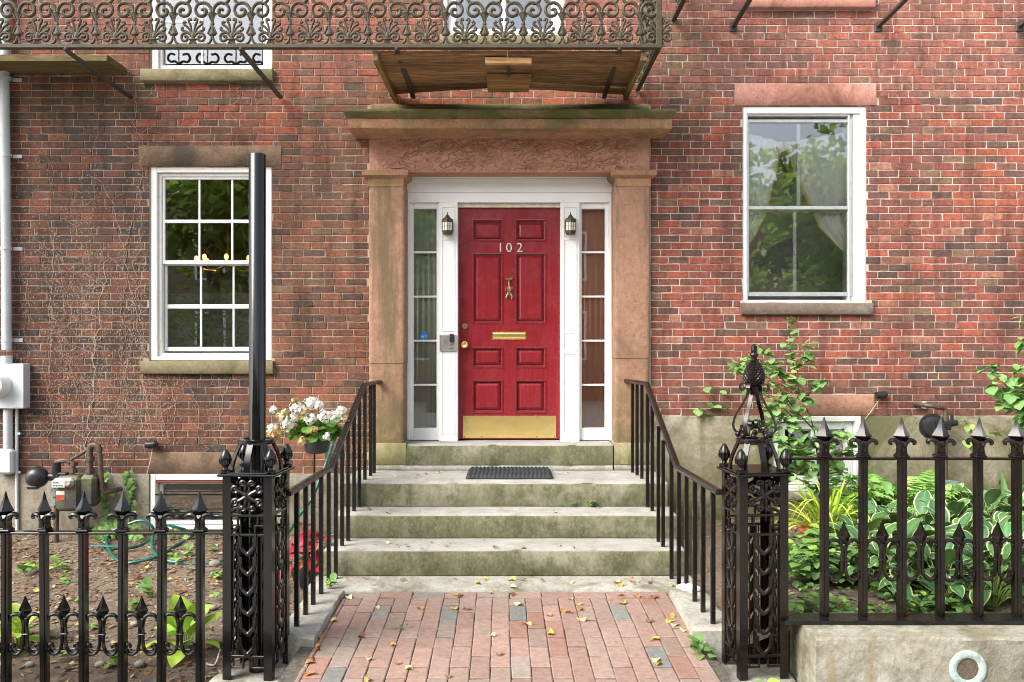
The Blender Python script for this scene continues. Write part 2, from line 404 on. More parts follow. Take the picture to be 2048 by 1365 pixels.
IRONB = m_iron('black_iron_brown_reflection', (.0055, .004, .0035), (.0125, .0078, .006), .2, .06, 0., .36)  # black paint with the warm brick reflection put into its base colour as brown
RAILM = m_iron('handrail_iron', (.006, .006, .007), (.011, .0105, .011), .26)
CAST = m_bronze(); STRUT = m_iron('strut_iron', (.03, .028, .026), (.06, .05, .042), .6, .5)
BRASS = m_plain('brass', (.98, .70, .25), .09, .82, .06, 8, .06, 6); BRASSO = m_plain('aged_brass', (.42, .31, .17), .35, 1.0, .3, 60)
STEEL = m_plain('steel', (.62, .61, .58), .3, .9, .08); PLASTB = m_plain('black_plastic', (.018, .018, .02), .35, 0, .2)
CONDU = m_plain('grey_conduit', (.52, .55, .57), .5, 0, .08, 6); PLANKD = m_wood('soffit_wood', (.14, .072, .030), (.40, .23, .11), 0)
PLANKL = m_wood('new_wood', (.38, .20, .08), (.52, .31, .14), 0); ROT = m_wood('rotten_wood', (.12, .085, .03), (.22, .16, .06), 0)
EDGEW = m_wood('edge_board_wood', (.15, .10, .04), (.24, .16, .07), 1)
GLASSD = m_glass('window_glass', .15, .02); GLASSR = m_glass('old_window_glass', .10, .06); GLASSS = m_glass('sidelight_glass', .10, .02); GLASSC = m_glass('curtained_window_glass', .085, .06, (1, 1, 1))
SHADE = m_plain('grey_roller_shade', (.17, .15, .135), .9, 0, .06); SOIL = m_soil(); PAVER = m_tint('clay_paver', .85, .4, 30, .45, 70, 0, .3); LEAF = m_leaf('leaf'); LEAFS = m_leaf('glossy_leaf', .5, .15)
PETAL = m_tint('petal', .6, .15, 30, 0, 50, .25); DRYLEAF = m_tint('dry_leaf', .6, .4, 60, .3, 60, .2); TWIG = m_tint('twig', .8, .4, 30, .3)
VINE = m_tint('dead_vine_residue', .9, .3, 60, 0)
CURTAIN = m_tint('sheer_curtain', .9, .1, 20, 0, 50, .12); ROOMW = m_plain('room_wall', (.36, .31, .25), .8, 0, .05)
ROOML = m_plain('light_bouncing_room_wall', (.78, .76, .70), .8, 0, .04)  # right room walls whitened to bounce light onto the curtains
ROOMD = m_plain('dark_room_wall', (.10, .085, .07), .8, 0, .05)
TERRA = m_plain('terracotta', (.52, .14, .06), .7, 0, .15, 12, .2); HOSE = m_plain('green_hose', (.004, .10, .075), .28, 0, .2)
MAT = m_plain('rubber_mat', (.016, .02, .024), .75, 0, .3, 60, .4, 160); BARK = m_plain('bark', (.12, .09, .07), .9, 0, .3, 12, .8, 30)
GASM = m_stone('mossy_meter_paint', (.035, .037, .034), (.06, .06, .052), (.14, .14, .06), .5, 9, 120, .3, None, None, .5)
PIPE = m_plain('rusty_pipe', (.10, .065, .05), .6, .3, .35, 30, .3); GALV = m_plain('galvanised', (.30, .33, .36), .45, .6, .25, 25)
VERD = m_stone('verdigris', (.30, .40, .36), (.42, .52, .48), (.17, .17, .12), .55, 14, 120, .5); GREYS = m_plain('grey_sheet', (.22, .26, .28), .5, 0, .15)
ASPH = m_plain('light_bouncing_street', (.34, .33, .31), .9, 0, .2, 30, .4); PAVE = m_plain('sidewalk_concrete', (.36, .34, .30), .9, 0, .15, 5, .3, 90)  # unseen street surface paled to bounce light into the brass kick plate
# ------------------------------------------------------------------ ground, street side, trees across the street
g = MB(); g.box(-300, 300, -300, 40, -.62, -.60); structure(g.build('ground', ASPH, smooth=0))
g = MB(); g.box(-30, 30, -7.4, -3.62, -.45, -.17, .01); structure(g.build('sidewalk', PAVE, smooth=0))
def soil(name, x0, x1, y0, y1, fz, nx, ny, seed):
    g = MB(); vs = []; fs = []
    for j in range(ny+1):
        for i in range(nx+1):
            x = x0+(x1-x0)*i/nx; y = y0+(y1-y0)*j/ny
            z = fz(x, y)+.018*fbm(x*2.2, y*2.2, seed)+.007*fbm(x*11, y*11, seed)
            vs.append((x, y, z))
    for j in range(ny):
        for i in range(nx): a = j*(nx+1)+i; fs.append((a, a+1, a+nx+2, a+nx+1))
    g.add(vs, fs); return structure(g.build(name, SOIL, smooth=180))
def zl(x, y): return .005+y*.072
def zr(x, y): return .135+.02*y-.10*(1-smooth01(1.25, 1.6, x))
soil('garden_ground', -6.5, -1.25, -3.25, .02, zl, 120, 70, 3)
soil('garden_ground', 1.27, 6.5, -2.63, .02, zr, 120, 70, 8)

# ------------------------------------------------------------------ house: wall with openings
house = thing('brick_house', 'red brick town house front with brownstone trim around its red door', 'house')
WT, WX0, WX1 = 5.6, -6.2, 6.2
ZFL, ZFR = PZ(948), PZ(832)
def R(x0, x1, y0, y1): return (PX(x0), PX(x1), PZ(y1), PZ(y0))      # pixel box on the wall plane -> x0,x1,z0,z1
O_L, O_UL, O_R = R(298, 543, 333, 722), R(300, 543.5, -260, 141), R(1486, 1732, 212, 607)
O_UR, O_FD, O_DOOR = R(1497, 1738, -260, -5), R(884, 1130, -260, 72), R(808, 1230, 345, 900)
O_BL, O_BR = R(300, 545, 948, 1062), R(1543, 1722, 832, 985)
HOLES = [O_L, O_UL, O_R, O_UR, O_FD, O_DOOR, O_BL, O_BR]
S_LL, S_SL, S_SUL = R(277, 562.5, 291.5, 333), R(285, 548, 722, 748), R(285, 548, 141, 165.5)
S_LR, S_SR, S_SUR = R(1470, 1752, 168, 212), R(1481, 1743, 607, 630), R(1490, 1745, -5, 20)
S_LBL, S_LBR, S_FD = R(297, 549, 905, 948), R(1532, 1748, 790, 832), R(880, 1134, 72, 95)
S_DOOR = R(738, 1301, 205, 990)
NOBRICK = HOLES+[S_LL, S_SL, S_SUL, S_LR, S_SR, S_SUR, S_LBL, S_LBR, S_FD, S_DOOR]
xs = sorted({WX0, WX1}|{h[0] for h in HOLES}|{h[1] for h in HOLES}); zs = sorted({-.3, WT}|{h[2] for h in HOLES if h[2] > -.3}|{min(h[3], WT) for h in HOLES})
g = MB()
for i in range(len(xs)-1):
    for j in range(len(zs)-1):
        cx, cz = (xs[i]+xs[i+1])/2, (zs[j]+zs[j+1])/2
        if not any(h[0] < cx < h[1] and h[2] < cz < h[3] for h in HOLES):
            g.box(xs[i], xs[i+1], .0050, .26, zs[j], zs[j+1])
wall = g.build('wall', MORTAR, house, smooth=0)

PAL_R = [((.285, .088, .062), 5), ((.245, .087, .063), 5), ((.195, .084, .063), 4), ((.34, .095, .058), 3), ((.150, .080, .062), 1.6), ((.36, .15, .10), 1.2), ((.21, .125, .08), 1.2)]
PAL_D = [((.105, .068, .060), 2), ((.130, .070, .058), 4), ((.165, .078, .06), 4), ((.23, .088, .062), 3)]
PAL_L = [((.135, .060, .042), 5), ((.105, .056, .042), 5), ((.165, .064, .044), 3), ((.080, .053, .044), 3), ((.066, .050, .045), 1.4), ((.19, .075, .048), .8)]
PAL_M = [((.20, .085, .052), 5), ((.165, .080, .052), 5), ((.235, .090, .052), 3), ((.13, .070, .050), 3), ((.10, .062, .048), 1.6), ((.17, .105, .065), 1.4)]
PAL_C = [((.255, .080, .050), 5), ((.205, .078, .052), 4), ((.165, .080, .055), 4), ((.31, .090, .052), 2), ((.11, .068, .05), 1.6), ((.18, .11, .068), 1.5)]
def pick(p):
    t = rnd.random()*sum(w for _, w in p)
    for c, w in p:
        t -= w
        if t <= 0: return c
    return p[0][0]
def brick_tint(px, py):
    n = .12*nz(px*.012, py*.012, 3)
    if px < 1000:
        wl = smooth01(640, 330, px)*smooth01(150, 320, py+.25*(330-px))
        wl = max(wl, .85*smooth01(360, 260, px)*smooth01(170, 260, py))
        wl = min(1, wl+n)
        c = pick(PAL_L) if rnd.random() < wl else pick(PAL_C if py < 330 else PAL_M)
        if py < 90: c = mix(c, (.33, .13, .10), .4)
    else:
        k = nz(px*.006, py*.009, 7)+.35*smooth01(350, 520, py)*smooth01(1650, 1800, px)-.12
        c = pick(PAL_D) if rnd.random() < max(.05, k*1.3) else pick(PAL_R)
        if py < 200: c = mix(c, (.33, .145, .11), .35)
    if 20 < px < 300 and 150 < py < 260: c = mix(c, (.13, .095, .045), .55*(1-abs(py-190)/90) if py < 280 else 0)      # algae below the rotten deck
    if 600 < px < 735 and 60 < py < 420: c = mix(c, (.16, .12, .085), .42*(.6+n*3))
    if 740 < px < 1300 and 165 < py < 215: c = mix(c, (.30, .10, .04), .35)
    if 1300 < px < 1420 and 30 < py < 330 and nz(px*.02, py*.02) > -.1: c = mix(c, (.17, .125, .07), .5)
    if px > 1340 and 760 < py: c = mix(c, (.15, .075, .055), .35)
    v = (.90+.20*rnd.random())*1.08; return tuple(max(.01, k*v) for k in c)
CH, BL, JT = .0640, .1860, .0078
def brick_verts(x0, x1, z0, z1):
    j = lambda a: rnd.uniform(-a, a)
    y = max(-.003, min(.0022, rnd.gauss(0, .0014))); b = .0028; d = .008
    n = 3 if x1-x0 > .1 else 1; e1, e2 = .0026, .002
    q = [(x0+(x1-x0)*k/n+j(e1), z0+j(e2)) for k in range(n+1)]+[(x1-(x1-x0)*k/n+j(e1), z1+j(e2)) for k in range(n+1)]
    N = len(q); cx, cz_ = (x0+x1)/2, (z0+z1)/2; vs = [(u, y+d, w) for u, w in q]+[(u, y+b, w) for u, w in q]
    vs += [(u+(b if i in (0, N-1) else -b if i in (n, n+1) else 0), y+j(.0006), w+(b if w < cz_ else -b)) for i, (u, w) in enumerate(q)]
    fs = [tuple(range(2*N, 3*N))]
    for a in (0, N):
        for k in range(N): fs.append((a+k, a+(k+1) % N, a+N+(k+1) % N, a+N+k))
    return vs, fs
bricks = []
nc = int((WT-ZFL)/CH)
for ci in range(-1, nc+1):
    # courses are counted up from the foundation top of each side
    for side in (0, 1):
        zb = (ZFL if side == 0 else ZFR)+ci*CH
        if ci < 0 or zb+CH > WT: continue
        z0, z1 = zb+JT/2, zb+CH-JT/2; zm = (z0+z1)/2
        xa, xb = (WX0, PX(1020)) if side == 0 else (PX(1020), WX1)
        spans = [(xa, xb)]
        for h in NOBRICK:
            if h[2] < zm < h[3]:
                ns = []
                for a, b in spans:
                    if h[1] <= a or h[0] >= b: ns.append((a, b)); continue
                    if h[0] > a: ns.append((a, h[0]))
                    if h[1] < b: ns.append((h[1], b))
                spans = ns
        for a, b in spans:
            off = (ci % 2)*BL*.5+rnd.uniform(-.02, .02)
            x = math.floor((a-off)/BL)*BL+off
            header = (ci % 8 == 5)
            while x < b:
                ln = BL*rnd.uniform(.96, 1.04)
                if header and rnd.random() < .25: ln = BL*.52
                u0, u1 = max(x, a), min(x+ln, b); x += ln
                if u1-u0 < .024: continue
                bricks.append((u0+JT/2, u1-JT/2, z0, z1))
def score(b):
    cx, cz = (b[0]+b[1])/2, (b[2]+b[3])/2; px, py = 1024+cx*226, HOR-(cz-EYE)*226
    if b[1]-b[0] < BL*.85 or not (1325 < px < 1475 or 1760 < px < 2030) or not (60 < py < 690): return 1e9
    return math.hypot(cx, cz-EYE)
order = sorted(range(len(bricks)), key=lambda i: score(bricks[i])); single = set(i for i in order[:300] if score(bricks[i]) < 1e8)
g = MB()
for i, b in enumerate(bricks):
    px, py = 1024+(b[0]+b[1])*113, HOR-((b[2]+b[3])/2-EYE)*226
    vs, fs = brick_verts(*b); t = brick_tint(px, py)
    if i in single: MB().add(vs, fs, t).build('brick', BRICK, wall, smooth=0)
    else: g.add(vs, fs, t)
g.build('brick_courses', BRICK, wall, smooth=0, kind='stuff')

# stone trim -----------------------------------------------------------------
def slab(name, r, mat, y0, y1=.2, b=.006, parent=house, seg=14, amp=.003):     # dressed stone with slightly worn edges
    x0, x1, z0, z1 = r; g = MB(); prof = [(y1, z0), (y0+b, z0), (y0, z0+b), (y0, z1-b), (y0+b, z1), (y1, z1)]
    vs = []; n = len(prof); fs = []
    for i in range(seg+1):
        x = x0+(x1-x0)*i/seg
        for (y, z) in prof:
            k = amp if y < y1 else 0
            vs.append((x, y+k*nz(x*9, z*9, y*40), z+k*.7*nz(x*8+5, z*30, 2)))
    for i in range(seg):
        for k in range(n): fs.append((i*n+k, (i+1)*n+k, (i+1)*n+(k+1) % n, i*n+(k+1) % n))
    fs += [tuple(range(n)), tuple(range((seg+1)*n-1, seg*n-1, -1))]
    g.add(vs, fs); return g.build(name, mat, parent, smooth=50)
slab('lintel', S_LL, LINT, -.004); slab('lintel', S_LR, PINKST, -.008); slab('lintel', S_LBL, LINT, -.006); slab('lintel', S_LBR, BROWN2, -.012, amp=.008)
slab('sill', S_FD, SILL, -.03)
e = lambda r, d: (r[0]-d, r[1]+d, r[2], r[3])
FXL, FXR = PX(742), PX(1298)
def found(xa, xb, top, y0, holes):
    cuts = sorted([xa, xb]+[h[k] for h in holes for k in (0, 1)]); 
    for i in range(len(cuts)-1):
        cx = (cuts[i]+cuts[i+1])/2; hh = [h for h in holes if h[0] < cx < h[1]]
        if hh:
            slab('foundation', (cuts[i], cuts[i+1], -.35, hh[0][2]), FND, y0, .25, .006, amp=.006)
        else:
            slab('foundation', (cuts[i], cuts[i+1], -.35, top), FND, y0, .25, .008, amp=.006)
FND = FOUNDL; found(WX0, FXL, ZFL, -.022, [O_BL]); FND = FOUND; found(FXR, WX1, ZFR, -.03, [O_BR])

# window builder -------------------------------------------------------------
def pane(parent, x0, x1, z0, z1, y, mat): return MB().box(x0, x1, y, y+.004, z0, z1).build('pane', mat, parent, smooth=0)
def bar(parent, x0, x1, z0, z1, y0, y1, mat, name='muntin', b=.003): return MB().box(x0, x1, y0, y1, z0, z1, b).build(name, mat, parent, smooth=0)
def window_root(name, g, mat): return g.build(name, mat, house, smooth=0)
# left window (nine over ... double hung, six and six seen)
x0, x1, z0, z1 = O_L
g = MB(); g.frame(x0+.002, x1-.002, z0+.002, z1-.002, .062, .018, .16, .006, tb=.035, tt=.05)
g.frame(x0+.064, x1-.064, z0+.038, z1-.053, .03, .045, .17, .005)
win = window_root('window', g, WORNW); win['label'] = 'white sash window with flaking paint, left of the door'
yu = .07; X = lambda p: PX(p, yu); Z = lambda p: PZ(p, yu)
gl0, gl1 = X(330.5), X(512)
g = MB(); g.frame(X(326), X(516), Z(529), Z(352), X(331)-X(326), .058, .09, .004, tb=Z(522.6)-Z(530), tt=Z(352)-Z(360)); g.build('sash', VINYL, win, smooth=0)
g = MB(); g.frame(X(327), X(515.5), Z(703), Z(523.5), X(331)-X(326), .095, .125, .004, tb=Z(694.5)-Z(703), tt=Z(522.6)-Z(530)); g.build('sash', VINYL, win, smooth=0)
cols = [330.5, 399.5, 465, 512]
for (ya, rows, yy) in ((.07, [360.6, 443.5, 522.6], .07), (.105, [531, 613.3, 694.5], .105)):
    for j in range(2):
        for i in range(3):
            pane(win, X(cols[i]), X(cols[i+1]), Z(rows[j+1]), Z(rows[j]), yy, GLASSD)
    for i in (1, 2): bar(win, X(cols[i]-1.9), X(cols[i]+1.9), Z(rows[2])+.002, Z(rows[0])-.002, yy-.009, yy+.013, VINYL)
    hh = 3.2 if yy < .1 else 4.2
    bar(win, X(330), X(513), Z(rows[1]+hh), Z(rows[1]-hh), yy-.012, yy+.016, VINYL)
slab('sill', S_SL, SILL, -.045, .19, parent=win); MB().box(X(322), X(520), .20, .206, Z(720), Z(585)).build('roller_shade', SHADE, win, smooth=0)
# upper left window
x0, x1, z0, z1 = O_UL; z1 = min(z1, WT-.02)
g = MB(); g.frame(x0+.002, x1-.002, z0+.002, z1, .062, .018, .16, .006, tb=.012); g.frame(x0+.064, x1-.064, z0+.014, z1-.04, .025, .045, .15, .005, tb=.045)
win = window_root('window', g, WORNW); win['label'] = 'upper sash window behind the iron balcony railing'
pane(win, X(330.5), X(404), Z(128), z1-.06, .075, GLASSR); pane(win, X(404), X(524), Z(128), z1-.06, .075, GLASSR)
bar(win, X(402), X(406), Z(128), z1-.06, .068, .09, VINYL); bar(win, X(330), X(404), Z(46), Z(42), .069, .09, VINYL)
slab('sill', S_SUL, SILL, -.05, .19, parent=win)
# right window with storm sash
x0, x1, z0, z1 = O_R
g = MB(); g.frame(x0+.002, x1-.002, z0+.002, z1-.002, .038, .012, .16, .006, tb=.016, tt=.062)
g.box(x1-.10, x1-.0385, .030, .16, z0+.02, z1-.065, .004); g.frame(x0+.04, x1-.131, z0+.019, z1-.066, .012, .03, .16, .004)
win = window_root('window', g, WHITE); win['label'] = 'two over two sash window with white curtains, right of the door'
yr = .05; X = lambda p: PX(p, yr); Z = lambda p: PZ(p, yr)
g = MB(); g.frame(X(1494), X(1703), Z(593), Z(240), X(1497.5)-X(1494), .036, .062, .003, tb=Z(585)-Z(593), tt=Z(240)-Z(246.5)); g.box(X(1497), X(1700), .037, .061, Z(420), Z(413), .003); g.build('storm_frame', GREYP, win, smooth=0)
pane(win, X(1497), X(1700), Z(413), Z(246.5), .05, GLASSC); pane(win, X(1497), X(1700), Z(585), Z(420), .05, GLASSC)
bar(win, PX(1591, .09), PX(1598.5, .09), Z(413), Z(246.5), .058, .082, WHITE); bar(win, PX(1586, .06), PX(1593, .06), Z(585), Z(423.5), .058, .082, WHITE)
bar(win, PX(1694, .1), PX(1702, .1), Z(585), Z(246.5), .075, .14, WHITE, 'stile'); bar(win, X(1497), X(1690), Z(423), Z(411), .084, .13, WHITE, 'meeting_rail')
slab('sill', S_SR, SILLB, -.04, .19, parent=win); bar(win, x1-.136, x1-.1005, z0+.02, z1-.065, .048, .16, GREYP, 'storm_track')
def curtain(pts_outer, pts_inner, y):          # pleated sheet between two edges given in pixels from top to bottom
    g = MB(); n = 18; m = 26; vs = []; fs = []; cc = []
    def lerp(P, t):
        k = t*(len(P)-1); i = min(int(k), len(P)-2); f = k-i; return (P[i][0]*(1-f)+P[i+1][0]*f, P[i][1]*(1-f)+P[i+1][1]*f)
    for j in range(n+1):
        a = lerp(pts_outer, j/n); b = lerp(pts_inner, j/n)
        for i in range(m+1):
            u = i/m; x = PX(a[0]*(1-u)+b[0]*u, y); z = PZ(a[1]*(1-u)+b[1]*u, y)
            vs.append((x, y+.016*math.sin(u*24+.8*math.sin(j*.3))+.01*nz(u*6, j*.2), z)); cc.append((.74, .55, .26) if u > .955 else (.90, .89, .84))
    for j in range(n):
        for i in range(m): a = j*(m+1)+i; fs.append((a, a+1, a+m+2, a+m+1))
    g.add(vs, fs, cc); o = g.build('curtain', CURTAIN, win, smooth=180)
    o.modifiers.new('thickness', 'SOLIDIFY').thickness = .002
curtain([(1478, 262), (1478, 350), (1478, 440), (1478, 520)], [(1566, 286), (1552, 350), (1532, 430), (1488, 510)], .135)
curtain([(1712, 262), (1712, 350), (1712, 440), (1712, 530)], [(1568, 286), (1600, 380), (1640, 460), (1700, 518)], .15)
# upper right window: only its sill and foot are in the picture
x0, x1, z0, z1 = O_UR; g = MB(); g.frame(x0+.002, x1-.002, z0+.002, WT-.02, .07, .018, .16, .006)
win = window_root('window', g, WHITE); pane(win, x0+.08, x1-.08, z0+.07, WT-.09, .075, GLASSR)
slab('sill', S_SUR, PINKST, -.06, .19, parent=win)
# glazed balcony door
x0, x1, z0, z1 = O_FD; g = MB(); g.frame(x0+.002, x1-.002, z0+.002, WT-.02, .045, .02, .16, .006, tb=.01); g.frame(x0+.05, x1-.05, z0+.012, WT-.07, .07, .06, .12, .005, tb=.07); g.box((x0+x1)/2-.02, (x0+x1)/2+.02, .06, .121, z0+.08, WT-.1, .004)
win = window_root('balcony_door', g, WHITE); xm = (x0+x1)/2
pane(win, x0+.12, xm-.02, z0+.08, WT-.1, .085, GLASSR); pane(win, xm+.02, x1-.12, z0+.08, WT-.1, .085, GLASSR)
# basement windows
x0, x1, z0, z1 = O_BL; g = MB(); g.frame(x0+.002, x1-.002, z0+.01, z1-.002, .05, -.01, .18, .006, tb=.03, tt=.055); g.frame(x0+.06, x1-.06, z0+.045, z1-.07, .03, .05, .12, .004)
win = window_root('basement_window', g, WORNW); win['label'] = 'low basement window with a rust red bar, behind the left fence'
bar(win, x0+.05, x1-.05, z1-.078, z1-.062, -.004, .03, m_plain('rust_red_paint', (.22, .05, .03), .6), 'head_bar')
pane(win, x0+.09, x1-.09, z0+.07, z1-.1, .08, GLASSD)
g = MB()
for zz in (z0+.16, z0+.32): g.tube([(x0+.04, -.004, zz), (x1-.04, -.004, zz)], .006, 6)
g.build('guard_bar', IRON, win); MB().box(x0+.1, x1-.1, .14, .15, z0+.05, z1-.08).build('board', m_plain('tan_board', (.24, .16, .08), .8), win, smooth=0)
x0, x1, z0, z1 = O_BR; g = MB(); g.frame(x0+.002, x1-.002, z0+.01, z1-.002, .055, -.012, .18, .006, tb=.05, tt=.05); g.frame(x0+.06, x1-.06, z0+.065, z1-.055, .07, .03, .12, .004); g.box((x0+x1)/2-.03, (x0+x1)/2+.02, .031, .119, z0+.13, z1-.12, .004)
win = window_root('basement_window', g, WHITE); win['label'] = 'white basement window behind the leafy shrub on the right'
pane(win, x0+.125, (x0+x1)/2-.03, z0+.13, z1-.125, .07, GLASSD); pane(win, (x0+x1)/2+.02, x1-.125, z0+.13, z1-.125, .07, GLASSD)
slab('sill', (x0-.02, x1+.02, z0-.06, z0+.008), CURB, -.06, .15, parent=win)

# rooms behind the glass -----------------------------------------------------
def room(x0, x1, y1, z0, z1, mat):
    g = MB(); y0 = .262; t = .05
    g.box(x0-t, x0, y0, y1, z0, z1); g.box(x1, x1+t, y0, y1, z0, z1); g.box(x0-t, x1+t, y1, y1+t, z0-t, z1+t)
    g.box(x0-t, x1+t, y0, y1-.001, z0-t, z0-.001); g.box(x0-t, x1+t, y0, y1-.001, z1+.001, z1+t); g.build('room', mat, house, smooth=0)
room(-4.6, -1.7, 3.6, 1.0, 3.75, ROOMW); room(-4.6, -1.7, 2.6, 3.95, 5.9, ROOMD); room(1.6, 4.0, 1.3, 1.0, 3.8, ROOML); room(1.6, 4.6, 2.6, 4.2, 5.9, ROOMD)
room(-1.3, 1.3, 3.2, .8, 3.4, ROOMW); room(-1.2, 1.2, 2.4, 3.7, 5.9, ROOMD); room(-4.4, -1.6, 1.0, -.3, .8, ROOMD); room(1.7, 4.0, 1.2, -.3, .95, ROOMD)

# ------------------------------------------------------------------ doorway: brownstone surround
YP = -.063
sur = MB().box(PX(748), PX(806.5, -.05), -.002, .27, PZ(930), PZ(376), .004)
sur.box(PX(1232, -.05), PX(1291), -.002, .27, PZ(930), PZ(376), .004)
door_sur = sur.build('doorway_surround', BROWN, house, smooth=0)
def stone(name, r, y0, y1, mat=BROWN, seg=20, amp=.004, b=.008): return slab(name, r, mat, y0, y1, b, door_sur, seg, amp)
def VS(name, xa, xb, ya, yb, y0, mat=BROWN, amp=.006, n=40):      # upright shaft, worn face
    g = MB(); x0, x1, zt, zb_ = PX(xa, y0), PX(xb, y0), PZ(ya, y0), PZ(yb, y0); b = .008; m = 10; vs = []; fs = []
    for j in range(n+1):
        z = zb_+(zt-zb_)*j/n
        row = [(x0, .26), (x0, y0+b)]+[(x0+b+(x1-x0-2*b)*i/m, y0) for i in range(m+1)]+[(x1, y0+b), (x1, .26)]
        for (x, y) in row:
            k = amp if y < .2 else 0
            vs.append((x+k*.5*nz(z*7, x*3, 4), y+k*(.5*nz(x*14, z*6, 1)+.5*max(0, nz(x*9, z*9, 9)-.3)*3), z))
    w = m+5
    for j in range(n):
        for i in range(w-1): fs.append((j*w+i, j*w+i+1, (j+1)*w+i+1, (j+1)*w+i))
    fs += [tuple(range(w)), tuple(range((n+1)*w-1, n*w-1, -1))]
    g.add(vs, fs); return g.build(name, mat, door_sur, smooth=50)
for (a, b) in ((738, 808.5), (1229.5, 1299.5)):
    jy = 728 if a < 1000 else 718
    VS('pilaster', a, b, 371, jy-.6, -.05); VS('pilaster', a+1, b-1, jy+.6, 886, -.052, BROWN, .005, 20)
    stone('plinth', (PX(a-1, -.063), PX(b+3, -.063), PZ(931, -.063), PZ(886.5, -.063)), -.063, .26, m_stone('mossy_plinth', (.24, .21, .12), (.30, .26, .15), (.17, .17, .07), .45, 4, 90, .4) if a < 1000 else bpy.data.materials['mossy_plinth'])
    stone('plinth_footing', (PX(a-1, -.068), PX(b+3, -.068), PZ(942, -.068), PZ(931.6, -.068)), -.068, .26, CURB)
    # capital: necking band, flare, abacus
    ex = 10
    g = MB(); pr = [(.26, 372), (-.056, 372), (-.058, 356), (-.085, 352), (-.10, 347), (-.10, 341), (.26, 341)]
    def lo(y, py, dx): return [(PX(a-dx), .26), (PX(a-dx), y), (PX(b+dx), y), (PX(b+dx), .26)]
    loops = []
    for (y, py, dx) in ((-.056, 372.5, 0), (-.058, 357, .5), (-.07, 355, 4), (-.088, 352.5, 9), (-.098, 351, 10), (-.10, 341, 11)):
        loops.append([(p, q, PZ(py, -.08)) for p, q in lo(y, py, dx)])
    g.rings(loops); g.f.append((3, 2, 1, 0)); g.build('capital', CORN, door_sur, smooth=20)
# frieze with spalled, flaking face
x0, x1, z0, z1 = PX(740, -.06), PX(1299, -.06), PZ(344.5, -.06), PZ(274, -.06); nx, nzz = 460, 62; g = MB(); vs = []; fs = []
for j in range(nzz+1):
    for i in range(nx+1):
        u, w = i/nx, j/nzz; x = x0+(x1-x0)*u; z = z0+(z1-z0)*w
        t = fbm(x*2.6+z*5+.5*fbm(x*3, z*3, 7), z*7-x*3.5, 2.2, 3)*3.6+1.4*x+.12*fbm(x*22, z*22, 1, 3)
        ter = (t-math.floor(t))*1.5; edge = min(1, u*9, (1-u)*9, w*14)
        edge *= smooth01(-.5, .1, fbm(x*1.4, z*2, 5)+.35)
        vs.append((x, -.044-.010*ter*edge+.002*nz(x*40, z*40), z))
for j in range(nzz):
    for i in range(nx): a = j*(nx+1)+i; fs.append((a, a+1, a+nx+2, a+nx+1))
g.add(vs, fs); g.box(x0+.002, x1-.002, -.03, .255, z0+.002, z1-.002); g.build('frieze', BROWN2, door_sur, smooth=28)
YC = -.36
stone('bed_moulding', (PX(735, -.1), PX(1304, -.1), PZ(275, -.1), PZ(262, -.1)+.02), -.10, .2, CORN, 30)
g = MB()
cz0, cz1 = PZ(257.5, YC), PZ(237, YC); cx0, cx1 = PX(695.5, YC), PX(1343.5, YC)
stone('cornice_fascia', (cx0, cx1, cz0, cz1), YC, .01, CORN, 60, .006, .006)
g = MB(); yk = YC-.045
prof = [(.01, cz1+.001), (YC, cz1+.001), (YC-.02, cz1+.018), (yk, cz1+.045), (yk, cz1+.062), (yk+.012, cz1+.07), (-.12, cz1+.13), (.01, cz1+.135)]
vs = []; fs = []; n = len(prof); seg = 60; kx0, kx1 = PX(685.5, yk), PX(1353.5, yk)
for i in range(seg+1):
    u = i/seg
    for k, (y, z) in enumerate(prof):
        ins = max(0, (y-yk))*.55 if k < 6 else .02
        a = kx0+min(ins, .05); b = kx1-min(ins, .05); x = a+(b-a)*u
        vs.append((x, y+.004*nz(x*8, z*20, 1)*(y < 0), z+.004*nz(x*7, y*20, 5)))
for i in range(seg):
    for k in range(n): fs.append((i*n+k, (i+1)*n+k, (i+1)*n+(k+1) % n, i*n+(k+1) % n))
fs += [tuple(range(n)), tuple(range((seg+1)*n-1, seg*n-1, -1))]
g.add(vs, fs); g.build('cornice_crown', MOSSY, door_sur, smooth=35)
stone('blocking_course', (PX(741, -.1), PX(1299, -.1), cz1+.12, PZ(207, -.1)), -.10, .02, MOSSY, 40, .008, .02)
# white timber frame -----------------------------------------------------------
YF = .19
X = lambda p: PX(p, YF); Z = lambda p: PZ(p, YF)
g = MB(); g.box(X(809), X(1227.5), YF+.02, .30, Z(883), Z(385), .003)
# keep the openings of door and sidelights free: built from bars instead
g = MB()
g.box(X(808), X(1228.5), YF-.03, .34, Z(358), Z(346), .006); g.box(X(809), X(1227.5), YF-.018, .34, Z(366), Z(358.2), .006)
g.box(X(809.5), X(1227), YF-.004, .34, Z(385.5), Z(366.2), .003); g.box(X(809.5), X(1227), YF+.004, .34, Z(405), Z(385.7), .003)
g.box(X(810), X(819), YF, .34, Z(882), Z(405.2), .004); g.box(X(1218), X(1227), YF, .34, Z(882), Z(405.2), .004)
dframe = g.build('door_frame', WHITE, house, smooth=0)
for (a, b) in ((878, 915.5), (1121, 1159)):
    g = MB(); g.box(X(a), X(b), YF-.006, .36, Z(883.5), Z(405.3), .003)
    x0, x1 = X(a+5.5), X(b-5.5); rows = [(414, 474), (479, 663), (706, 868)] if a < 1000 else [(414, 474), (479, 662), (666, 702), (707, 868)]
    for (p, q) in rows:
        g.frame(x0, x1, Z(q), Z(p), .009, YF-.013, YF-.0062, .0025)
    g.build('mullion', WHITE, dframe, smooth=0)
MB().box(X(915.6), X(1120.9), .235, .36, Z(413.5), Z(405.1), .003).build('door_head', m_plain('cream_paint', (.62, .56, .46), .5), dframe, smooth=0)
